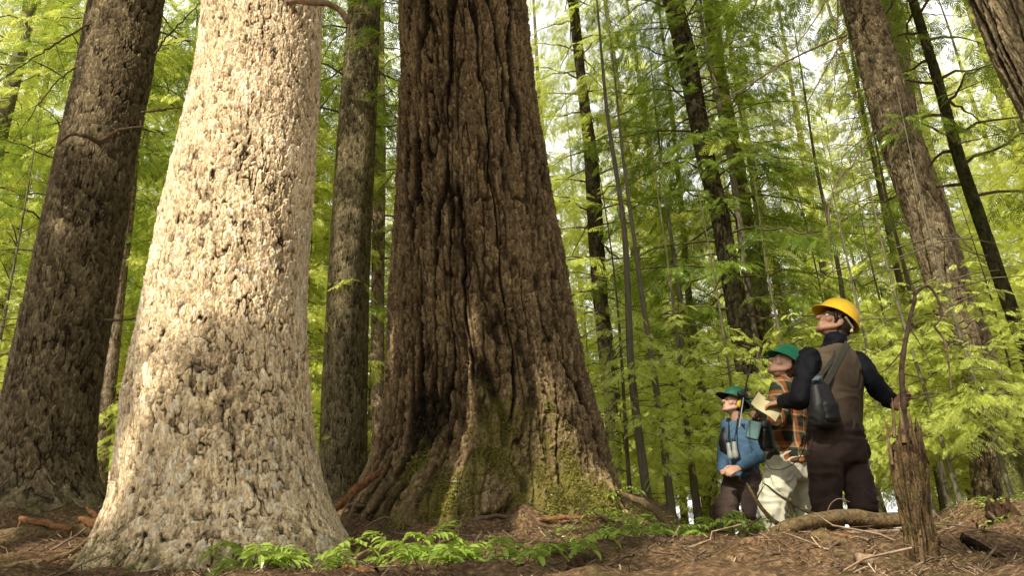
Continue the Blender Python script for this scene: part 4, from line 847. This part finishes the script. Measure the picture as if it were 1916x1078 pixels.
def hand(w_, d, n, s=1.0, curl=.5, side=1, spread=.12):
    d = nz(d); n = nz(n-np.dot(n, d)*d); l = np.cross(n, d)*side; S = []
    for q in (-.030, -.010, .010, .030): S.append(cap(w_+l*q*.75*s, w_+d*.085*s+l*q*s, .0155*s, .0125*s, 8))
    for q, (o_, L) in enumerate([(.033, .068), (.011, .078), (-.011, .072), (-.032, .056)]):
        p = w_+d*.088*s+l*o_*s; dd = nz(d+l*o_*spread*20*.3)
        for k_, (fr, rr) in enumerate([(.45, .0095), (.30, .0085), (.25, .0075)]):
            a_ = curl*(k_+.8); v = nz(dd*math.cos(a_)+n*math.sin(a_)); e = p+v*L*fr*s; S.append(cap(p, e, rr*s, rr*.92*s, 8)); p = e
    p = w_+d*.025*s+l*.030*s; v = nz(l*.75+d*.65+n*.25); e = p+v*.042*s; S.append(cap(p, e, .013*s, .011*s, 8)); v = nz(d*.8+l*.25+n*.5*(1+curl)); S.append(cap(e, e+v*.034*s, .011*s, .009*s, 8))
    return S
def eyes(P, parent, loc, s=1.0):
    for e in (-1, 1):
        o = piece('eye', [ell(P(.076, .030*e, .008), *(np.eye(3)*.0115*s))], M['eye'], parent, loc); o.data.materials.append(M['pupil'])
        piece('pupil', [ell(P(.0855, .030*e, .010), *(np.eye(3)*.0052*s))], M['pupil'], o, loc)
def hat(name, P0, f, u, mat, parent, loc, s=1.0, brim=.03, matb=None):
    f = nz(f); l = nz(np.cross(u, f)); u = np.cross(f, l); c = P0; n = 48; th = np.arange(n)/n*2*math.pi; rings = []
    for a in np.radians([90, 80, 68, 55, 42, 30, 18, 8, 0]):
        rings.append((math.cos(a), math.sin(a), 0))
    V = []; 
    for ca, sa, _ in rings: V.append(c+np.outer(np.cos(th)*ca*.142*s+.004, f)+np.outer(np.sin(th)*ca*.116*s, l)+u*(sa*.145*s)+np.outer(.008*s*np.exp(-(np.sin(th)*ca/.13)**2)*sa, u))
    fr = sst(.35, .95, np.cos(th))
    for k_, (ex, dz) in enumerate([(.010, -.004), (.012, -.010), (.004, -.008), (-.006, .004)]):
        V.append(c+np.outer(np.cos(th)*(.142+ex)*s+fr*brim*s*(1 if k_ < 2 else .98), f)+np.outer(np.sin(th)*(.116+ex)*s, l)+np.outer(dz*s-fr*.020*s, u)) 
    for ca, sa in [(.94, .05), (.85, .45), (.5, .82), (.02, .95)]: V.append(c+np.outer(np.cos(th)*ca*.136*s, f)+np.outer(np.sin(th)*ca*.110*s, l)+u*sa*.137*s)
    k = len(V); V = np.vstack(V); i, j = np.meshgrid(np.arange(k-1), np.arange(n), indexing='ij'); F = np.stack([i*n+j, (i+1)*n+j, (i+1)*n+(j+1) % n, i*n+(j+1) % n], -1).reshape(-1, 4)
    F = F[:, ::-1]
    mi = np.zeros(len(F), int)
    if matb: ii = i.ravel(); mi[(ii >= 8) & (ii <= 11) & (np.cos(th)[j.ravel()] > .2)] = 1; mi[ii > 11] = 1
    o = link(name, mesh_np(name, V-loc, F, [mat]+([matb] if matb else []), mi, True), parent)
    mm = [c+f*.0+u*.0]
    return o
Q = at
def limb(*jr):       # jr: (p, r) chain
    return [cap(jr[k][0], jr[k+1][0], jr[k][1], jr[k+1][1], 16) for k in range(len(jr)-1)]
def torso(rings, n=24): return loft([(c, nz(a)*ra, nz(b)*rb) for c, a, ra, b, rb in rings], n, .85)
def boots(P, parent, loc, ankles, fwd):
    for a in ankles:
        z = float(gz(a[0], a[1])); b = np.array([a[0], a[1], z+.045]); f = nz([fwd[0], fwd[1], 0])
        fuse('boot', [cap(b-f*.05, b+f*.13, .048, .042), cap(b+[0, 0, .02], b+[0, 0, .12]-f*.02, .05, .052), cap(b-f*.07-[0, 0, .03], b+f*.14-[0, 0, .03], .038, .038)], .008, M['boot'], parent, loc, 3)
# ---- person in the yellow hard hat
def person1():
    f = nz([-.45, .89, 0]); l = nz([-.89, -.45, 0]); u = np.array([0, 0, 1.])
    pel = Q(1568, 838, 4.95); loc = np.array([pel[0], pel[1], float(gz(pel[0], pel[1]))])
    t = thing('person', 'person in a yellow hard hat and brown vest, back turned, gripping a sapling stem', 'person', loc)
    nb = Q(1560, 645, 4.93); sL, sR = Q(1514, 668, 4.82), Q(1606, 676, 5.06); eL, eR = Q(1496, 748, 4.74), Q(1646, 732, 4.86); wL, wR = Q(1464, 752, 4.98), Q(1676, 760, 4.60)
    hL, hR = Q(1544, 852, 4.88), Q(1592, 852, 5.02); kL, kR = Q(1546, 950, 4.90), Q(1614, 940, 4.84)
    aL = np.array([kL[0]-.02, 4.98, float(gz(kL[0], 4.98))+.10]); aR = np.array([kR[0]+.04, 5.08, float(gz(kR[0], 5.08))+.10])
    ch, wa = Q(1560, 712, 4.95), Q(1564, 780, 4.95)
    hc = Q(1561, 606, 4.93); hf = nz([-.76, -.06, .64]); hu = nz([.64, .05, .76])
    S, P = head_shapes(hc, hf, hu, nb-[0, 0, .02])
    S += limb((nb-[0, 0, .04], .06), (ch, .11), (wa, .12), (pel, .13)) + limb((sL, .042), (eL, .04), (wL, .028)) + limb((sR, .042), (eR, .04), (wR, .028)) + limb((hL, .085), (kL, .055), (aL, .04)) + limb((hR, .085), (kR, .055), (aR, .04)) + limb((sL-[0, 0, .04], .03), (nb-[0, 0, .10], .05), (sR-[0, 0, .04], .03))
    S += hand(wL-nz([-1, .3, 0])*.01, nz([-.9, .35, -.05]), nz([.2, .3, -1]), 1.0, .45, 1)
    S += hand(wR, nz([.42, -.45, .45]), nz([-.55, -.6, .3]), 1.0, .75, -1)
    fuse('body', S, .0062, M['skinA'], t, loc, 2)
    eyes(P, t, loc)
    fuse('hair', [ell(P(-.030, 0, .012), hf*.094, nz(np.cross(hu, hf))*.084, hu*.098), ell(P(-.062, 0, -.060), hf*.050, nz(np.cross(hu, hf))*.068, hu*.070)]+[cap(P(.048, .072*e, .03), P(.020, .078*e, -.004), .014, .010, 8) for e in (-1, 1)]+[cap(P(.072, -.05, .058), P(.072, .05, .058), .018, .018)], .007, M['hair'], t, loc, 2, .003, (60, 60, 60))
    for e in (-1, 1): piece('glasses_arm', [cap(P(.085, .058*e, .014), P(-.005, .083*e, .010), .0035, .003, 6)], M['darkp'], t, loc)
    lr = nz(np.cross(hu, hf))
    h_ = hat('hard_hat', P(-.006, 0, .052), hf, hu, M['yellow'], t, loc, 1.0)
    piece('ridge', [cap(P(.10, 0, .14), P(-.09, 0, .16), .006, .006, 8)], M['yellow'], h_, loc) if False else None
    fuse('hat_suspension', [cap(P(-.108, -.05, -.002), P(-.108, .05, -.002), .014, .014), cap(P(-.10, .06, .02), P(-.02, .095, .035), .010, .010), cap(P(-.10, -.06, .02), P(-.02, -.095, .035), .010, .010)], .006, M['cream'], t, loc, 2)
    J = limb((sL-[0, 0, .005], .068), (sL*.5+eL*.5, .066), (eL, .058), (wL+(eL-wL)*.12, .042)) + limb((sR-[0, 0, .005], .066), (sR*.5+eR*.5, .064), (eR, .057), (wR+(eR-wR)*.14, .041)) + [torso([(pel+[0, 0, .10], l, .15, f, .11), (wa, l, .15, f, .11), (ch, l, .17, f, .12), (sL*.5+sR*.5-[0, 0, .0], l, .17, f, .10), (nb, l, .07, f, .07)]), cap(nb-[0, 0, .03], nb+[.008, -.02, .018], .078, .066)]
    fuse('jacket', J, .0085, M['fleece'], t, loc, 6, .011, (18, 18, 24), 3)
    V_ = [torso([(pel+[0, 0, .085], l, .185, f, .145), (pel+[0, 0, .13], l, .180, f, .140), (wa, l, .172, f, .132), (wa*.5+ch*.5, l, .182, f, .138), (ch, l, .196, f, .146), (ch*.4+(sL+sR)*.3, l, .195, f, .135), ((sL+sR)/2+[0, 0, .035], l, .165, f, .105), (nb-[0, 0, .015], l, .085, f, .082)], 32)]
    fuse('vest', V_, .0085, M['vest'], t, loc, 4, .010, (9, 9, 16), 8)
    Tn = [torso([(pel-[0, 0, .10], l, .155, f, .13), (pel, l, .190, f, .150), (pel+[0, 0, .10], l, .182, f, .138), (pel+[0, 0, .16], l, .172, f, .130)])] + limb((hL, .105), (kL, .084), (aL-[0, 0, .03], .080)) + limb((hR, .100), (kR, .078), (aR-[0, 0, .03], .078)) + [cap(pel-f*.045+l*.07-[0, 0, .05], pel-f*.05+l*.07, .10, .09), cap(pel-f*.045-l*.07-[0, 0, .05], pel-f*.05-l*.07, .10, .09)]
    fuse('trousers', Tn, .0085, M['trD'], t, loc, 4, .015, (12, 12, 26), 5)
    boots(P, t, loc, [aL, aR], f)
    # sling pack on the back
    bc = Q(1535, 752, 4.74); q = thing('sling_pack', 'small black sling pack hanging on the back of the person in the yellow hard hat', 'bag', bc)
    fuse('bag', [loft([(bc+u*z, l*a, f*b) for z, a, b in [(-.17, .055, .035), (-.155, .085, .055), (-.09, .098, .068), (0, .092, .066), (.08, .078, .055), (.13, .055, .04), (.145, .03, .02)]], 24, .75)], .008, M['black'], q, bc, 3, .006, (16, 16, 16), 9)
    fuse('pocket', [loft([(bc-f*.045+u*z-l*.01, l*a, f*b) for z, a, b in [(-.14, .05, .03), (-.12, .07, .042), (-.03, .072, .045), (.0, .06, .03)]], 20, .75)], .007, M['black'], q, bc, 2, .003)
    def strap(name, pts, w_, nrm, mat, par, lo):
        P_ = spline(np.array(pts), 22); T_ = np.gradient(P_, axis=0); n_ = np.asarray(nrm, float); mb = MB(); V = []
        for p, t_ in zip(P_, T_):
            s_ = nz(np.cross(t_, n_)); k_ = nz(np.cross(s_, t_)); V += [p-s_*w_-k_*.003, p+s_*w_-k_*.003, p+s_*w_+k_*.003, p-s_*w_+k_*.003]
        V = np.array(V)-lo; i, j = np.meshgrid(np.arange(21), np.arange(4), indexing='ij'); F = np.stack([i*4+j, i*4+(j+1) % 4, (i+1)*4+(j+1) % 4, (i+1)*4+j], -1).reshape(-1, 4)
        mb.add(V, np.vstack([F, [[3, 2, 1, 0], [84, 85, 86, 87]]])); return mb.build(name, mat, par)
    bk = -f
    strap('strap', [nb+bk*.075+[.03, 0, -.01]+u*.0, Q(1570, 672, 4.78), Q(1553, 705, 4.755), Q(1537, 728, 4.72)], .021, bk, M['strap'], q, bc)
    strap('strap', [nb+bk*.07-[.03, 0, .0], Q(1560, 668, 4.79), Q(1545, 690, 4.765), Q(1528, 708, 4.74)], .014, bk, M['strap'], q, bc)
    strap('strap', [nb+bk*.075+[.03, 0, -.01], Q(1588, 660, 4.88), Q(1604, 674, 4.96), Q(1612, 690, 5.0)], .016, bk, M['strap'], q, bc)
    piece('label_tab', [loft([(Q(1528, 708, 4.66)+d_, nz([1, -.2, .35])*.032, nz([-.3, 0, 1])*.014) for d_ in (np.array([0, -.006, 0]), np.array([0, .012, 0]))], 4)], M['teal'], q, bc, False)
    # map pad in the left hand
    pc = Q(1434, 762, 5.02); ax, ay = nz(Q(1462, 783, 5.0)-Q(1412, 742, 5.02)), nz(Q(1450, 735, 5.1)-Q(1425, 775, 5.0)); m_ = MB(); nn = nz(np.cross(ax, ay))
    g = 14; uu, vv = np.meshgrid(np.linspace(-1, 1, g), np.linspace(-1, 1, g), indexing='ij'); V = (uu[..., None]*ax*.095+vv[..., None]*ay*.065+(.010*np.sin(uu*2.5)+.006*vv*vv)[..., None]*nn).reshape(-1, 3)
    i, j = np.meshgrid(np.arange(g-1), np.arange(g-1), indexing='ij'); F = np.stack([i*g+j, (i+1)*g+j, (i+1)*g+j+1, i*g+j+1], -1).reshape(-1, 4)
    o = link('map_sheet', mesh_np('map_sheet', V, F, [M['paper']], smooth=True), None, pc); tag(o, 'folded yellowish map sheet held in the left hand of the person in the hard hat', 'map')
    # folding directional antenna
    hc_ = Q(1392, 740, 5.08); q = thing('radio_antenna', 'dark folding radio antenna with thin rods held up beside the map sheet', 'antenna', hc_)
    piece('boom', [cap(Q(1388, 742, 5.10), Q(1450, 752, 5.04), .010, .012, 8)], M['strap'], q, hc_)
    piece('hub', [cap(Q(1385, 738, 5.1), Q(1398, 744, 5.1), .022, .020, 10), cap(Q(1391, 732, 5.1), Q(1391, 748, 5.1), .012, .012, 8)], M['darkp'], q, hc_)
    piece('rod', [cap(Q(1392, 740, 5.08), Q(1400, 702, 5.06), .007, .005, 8), cap(Q(1400, 702, 5.06), Q(1406, 668, 5.04), .004, .003, 8), cap(Q(1399, 706, 5.06), Q(1401, 698, 5.06), .008, .008, 8)], M['darkp'], q, hc_)
    piece('rod', [cap(Q(1390, 742, 5.1), Q(1384, 776, 5.12), .007, .005, 8), cap(Q(1384, 776, 5.12), Q(1378, 812, 5.14), .004, .003, 8), cap(Q(1384, 772, 5.12), Q(1383, 780, 5.12), .008, .008, 8)], M['darkp'], q, hc_)
    piece('rod', [cap(Q(1392, 740, 5.1), Q(1383, 800, 5.0), .004, .003, 8)], M['metal'], q, hc_)
    cb = Q(1540, 760, 4.7)
    mb = MB(); P_ = spline(np.array([Q(1512, 725, 4.74), Q(1509, 780, 4.72), Q(1507, 830, 4.76), Q(1492, 862, 5.0), Q(1465, 878, 5.2), Q(1440, 876, 5.3), Q(1430, 850, 5.36), Q(1432, 825, 5.4)]), 60); mb.tube(P_-P_[0], .0028, 6); o = mb.build('cable', M['black'], None, True); o.location = tuple(P_[0]); tag(o, 'thin black cable looping from the sling pack to the bag of the plaid shirt person', 'cable')
# ---- person in the plaid shirt
def person2():
    f = nz([-.86, .50, 0]); l = nz([-.50, -.86, 0]); u = np.array([0, 0, 1.])
    pel = Q(1474, 862, 5.65); loc = np.array([pel[0], pel[1], float(gz(pel[0], pel[1]))])
    t = thing('person', 'person in a plaid shirt, cream trousers and green hard hat, looking up', 'person', loc)
    nb = Q(1474, 712, 5.65); sL, sR = Q(1462, 722, 5.48), Q(1492, 724, 5.82); eL, eR = Q(1452, 788, 5.36), Q(1480, 790, 5.9); wL, wR = Q(1410, 776, 5.30), Q(1440, 800, 5.8)
    hL, hR = Q(1462, 880, 5.55), Q(1492, 878, 5.75); kL, kR = Q(1444, 950, 5.52), Q(1512, 938, 5.72)
    aL = np.array([kL[0]-.02, 5.6, float(gz(kL[0], 5.6))+.10]); aR = np.array([kR[0]+.05, 5.8, float(gz(kR[0], 5.8))+.10]); ch, wa = Q(1476, 760, 5.65), Q(1474, 820, 5.65)
    hc = Q(1467, 686, 5.63); hf = nz([-.72, -.10, .68]); hu = nz([.68, .06, .73])
    S, P = head_shapes(hc, hf, hu, nb)
    S += limb((nb-[0, 0, .04], .06), (ch, .11), (wa, .11), (pel, .13)) + limb((sL, .05), (eL, .042), (wL, .027)) + limb((sR, .05), (eR, .042), (wR, .027)) + limb((hL, .08), (kL, .055), (aL, .04)) + limb((hR, .08), (kR, .055), (aR, .04)) + limb((sL, .05), (nb-[0, 0, .06], .06), (sR, .05))
    S += hand(wL, nz([-.35, -.05, -.9]), nz([.8, -.2, -.3]), 1.0, .35, 1) + hand(wR, nz([-.9, .1, -.1]), nz([0, 0, -1]), 1.0, .5, -1)
    fuse('body', S, .0065, M['skinB'], t, loc, 2); eyes(P, t, loc); lf = nz(np.cross(hu, hf))
    fuse('hair', [ell(P(-.032, 0, .012), hf*.090, lf*.081, hu*.094), ell(P(-.062, 0, -.045), hf*.038, lf*.058, hu*.045)], .007, M['hairb'], t, loc, 2, .003, (60, 60, 60))
    hat('hard_hat', P(-.010, 0, .046), hf, hu, M['green'], t, loc, .98, .025)
    J = limb((sL, .075), (eL, .062), (wL+(eL-wL)*.22, .046)) + limb((sR, .075), (eR, .062), (wR+(eR-wR)*.1, .046)) + [torso([(pel-[0, 0, .03], l, .185, f, .15), (pel+[0, 0, .04], l, .18, f, .145), (wa, l, .17, f, .135), (ch, l, .185, f, .135), ((sL+sR)/2+[0, 0, .03], l, .16, f, .10), (nb-[0, 0, .01], l, .07, f, .07)])]
    fuse('plaid_shirt', J, .009, M['plaid'], t, loc, 4, .011, (14, 14, 16), 13)
    Tn = [torso([(pel-[0, 0, .14], l, .15, f, .12), (pel-[0, 0, .02], l, .180, f, .140), (pel+[0, 0, .10], l, .165, f, .125)])] + limb((hL, .108), (kL, .094), (aL-[0, 0, .03], .09)) + limb((hR, .108), (kR, .092), (aR-[0, 0, .03], .09))
    fuse('trousers', Tn, .009, M['trC'], t, loc, 4, .017, (11, 11, 22), 15); boots(P, t, loc, [aL, aR], f)
    bc = Q(1432, 812, 5.34); q = thing('waist_bag', 'black camera bag hanging at the belly of the plaid shirt person', 'bag', bc)
    fuse('bag', [loft([(bc+u*z, l*a, f*b) for z, a, b in [(-.12, .04, .03), (-.105, .07, .05), (0, .085, .06), (.08, .07, .05), (.10, .04, .03)]], 20, .75)], .008, M['black'], q, bc, 3, .005)
    piece('strap', [cap(Q(1438, 800, 5.32), Q(1462, 775, 5.36), .014, .012, 8), cap(Q(1462, 775, 5.36), Q(1478, 762, 5.46), .012, .012, 8)], M['black'], q, bc)
    rc = Q(1410, 806, 5.24); q = thing('radio_receiver', 'grey handheld receiver box hanging in the hand of the plaid shirt person', 'receiver', rc); d_ = nz([.35, 0, .9])
    fuse('case', [loft([(rc+d_*z, nz([.9, -.3, -.35])*a, nz([.2, 1, 0])*b) for z, a, b in [(-.065, .03, .02), (-.058, .044, .026), (.058, .044, .026), (.065, .03, .02)]], 16, .5)], .006, M['teal'], q, rc, 1)
    piece('knob', [cap(rc+d_*.06-[.02, 0, 0], rc+d_*.09-[.02, 0, 0], .009, .008, 8), cap(rc+d_*.06+[.02, 0, 0], rc+d_*.085+[.02, 0, 0], .009, .008, 8)], M['darkp'], q, rc)
# ---- woman with binoculars
def person3():
    f = nz([-.80, -.60, 0]); l = nz([.60, -.80, 0]); u = np.array([0, 0, 1.])
    pel = Q(1388, 895, 7.0); loc = np.array([pel[0], pel[1], float(gz(pel[0], pel[1]))])
    t = thing('person', 'person in a blue fleece and dark brimmed green hat with hands clasped, looking up', 'person', loc)
    nb = Q(1380, 786, 7.0); sL, sR = Q(1407, 800, 6.86), Q(1362, 796, 7.12); eL, eR = Q(1424, 852, 6.80), Q(1354, 850, 7.1); wL, wR = Q(1382, 876, 6.72), Q(1352, 884, 6.86)
    hL, hR = Q(1402, 908, 6.94), Q(1376, 906, 7.08); kL, kR = Q(1412, 962, 6.85), Q(1358, 950, 6.92)
    aL = np.array([kL[0]+.08, 7.0, float(gz(kL[0], 7.0))+.10]); aR = np.array([kR[0]-.10, 7.0, float(gz(kR[0], 7.0))+.10]); ch, wa = Q(1384, 822, 7.0), Q(1388, 864, 7.0)
    hc = Q(1373, 757, 6.98); hf = nz([-.82, -.25, .50]); hu = nz([.48, .12, .87])
    S, P = head_shapes(hc, hf, hu, nb, .95)
    S += limb((nb-[0, 0, .04], .05), (ch, .10), (wa, .10), (pel, .12)) + limb((sL, .045), (eL, .038), (wL, .025)) + limb((sR, .045), (eR, .038), (wR, .025)) + limb((hL, .08), (kL, .052), (aL, .038)) + limb((hR, .08), (kR, .052), (aR, .038)) + limb((sL, .045), (nb-[0, 0, .05], .055), (sR, .045))
    S += hand(wL, nz([-.85, -.3, -.25]), nz([.1, .7, -.5]), .92, .55, 1) + hand(wR, nz([.35, -.5, .1]), nz([.1, .7, -.4]), .92, .5, -1)
    fuse('body', S, .0062, M['skinB'], t, loc, 2); eyes(P, t, loc, .95); lf = nz(np.cross(hu, hf))
    fuse('hair', [ell(P(-.030, 0, .010), hf*.090, lf*.080, hu*.092), ell(P(-.068, 0, -.055), hf*.035, lf*.05, hu*.055)], .007, M['hair'], t, loc, 2, .003, (60, 60, 60))
    hat('brimmed_hat', P(-.010, 0, .046), hf, hu, M['dgreen'], t, loc, .94, .06, M['darkp'])
    fuse('ear_muff', [ell(P(-.015, .090, -.005), hf*.032, lf*.018, hu*.04), cap(P(-.015, .096, .03), P(-.01, .10, .075), .009, .009)], .006, M['yellow'], t, loc, 2)
    J = limb((sL, .068), (eL, .058), (wL+(eL-wL)*.12, .042)) + limb((sR, .068), (eR, .058), (wR+(eR-wR)*.12, .042)) + [torso([(pel+[0, 0, .0], l, .165, f, .13), (wa, l, .155, f, .12), (ch, l, .170, f, .125), ((sL+sR)/2+[0, 0, .025], l, .15, f, .09), (nb-[0, 0, .01], l, .065, f, .065)])]
    fuse('fleece', J, .0085, M['blue'], t, loc, 4, .007, (14, 14, 16), 23)
    Vs = [torso([(ch-[0, 0, .20]-l*.10, l, .075, f, .125), (ch-l*.10, l, .08, f, .137), ((sL+sR)/2-l*.10, l, .055, f, .105)])] + [torso([(ch-[0, 0, .16]+l*.13-f*.04, l, .045, f, .10), (ch+l*.14-f*.04, l, .045, f, .11), ((sL+sR)/2+l*.10, l, .035, f, .10)])]
    fuse('vest', Vs, .008, M['black'], t, loc, 4, .004)
    Tn = [torso([(pel-[0, 0, .12], l, .14, f, .11), (pel, l, .165, f, .13), (pel+[0, 0, .08], l, .155, f, .12)])] + limb((hL, .105), (kL, .092), (aL-[0, 0, .03], .085)) + limb((hR, .105), (kR, .092), (aR-[0, 0, .03], .085))
    fuse('trousers', Tn, .0085, M['trW'], t, loc, 4, .014, (12, 12, 24), 25); boots(P, t, loc, [aL, aR], f)
    bc = Q(1370, 842, 6.80); q = thing('binoculars', 'grey and black binoculars hanging on the chest of the person in the blue fleece', 'binoculars', bc)
    for e in (-1, 1):
        b = piece('barrel', [cap(bc+l*.032*e+u*.055, bc+l*.026*e-u*.02, .020, .026, 12), cap(bc+l*.026*e-u*.02, bc+l*.026*e-u*.06, .027, .028, 12)], M['metal'], q, bc); piece('eyepiece', [cap(bc+l*.032*e+u*.065, bc+l*.032*e+u*.082, .017, .018, 10)], M['darkp'], b, bc)
    piece('hinge', [cap(bc-u*.02, bc+u*.04, .012, .012, 8)], M['darkp'], q, bc)
    for e in (-1, 1): piece('strap', [cap(bc+l*.035*e+u*.06, nb+f*.06+l*.05*e, .006, .006, 6)], M['black'], q, bc)
person1(); person2(); person3()
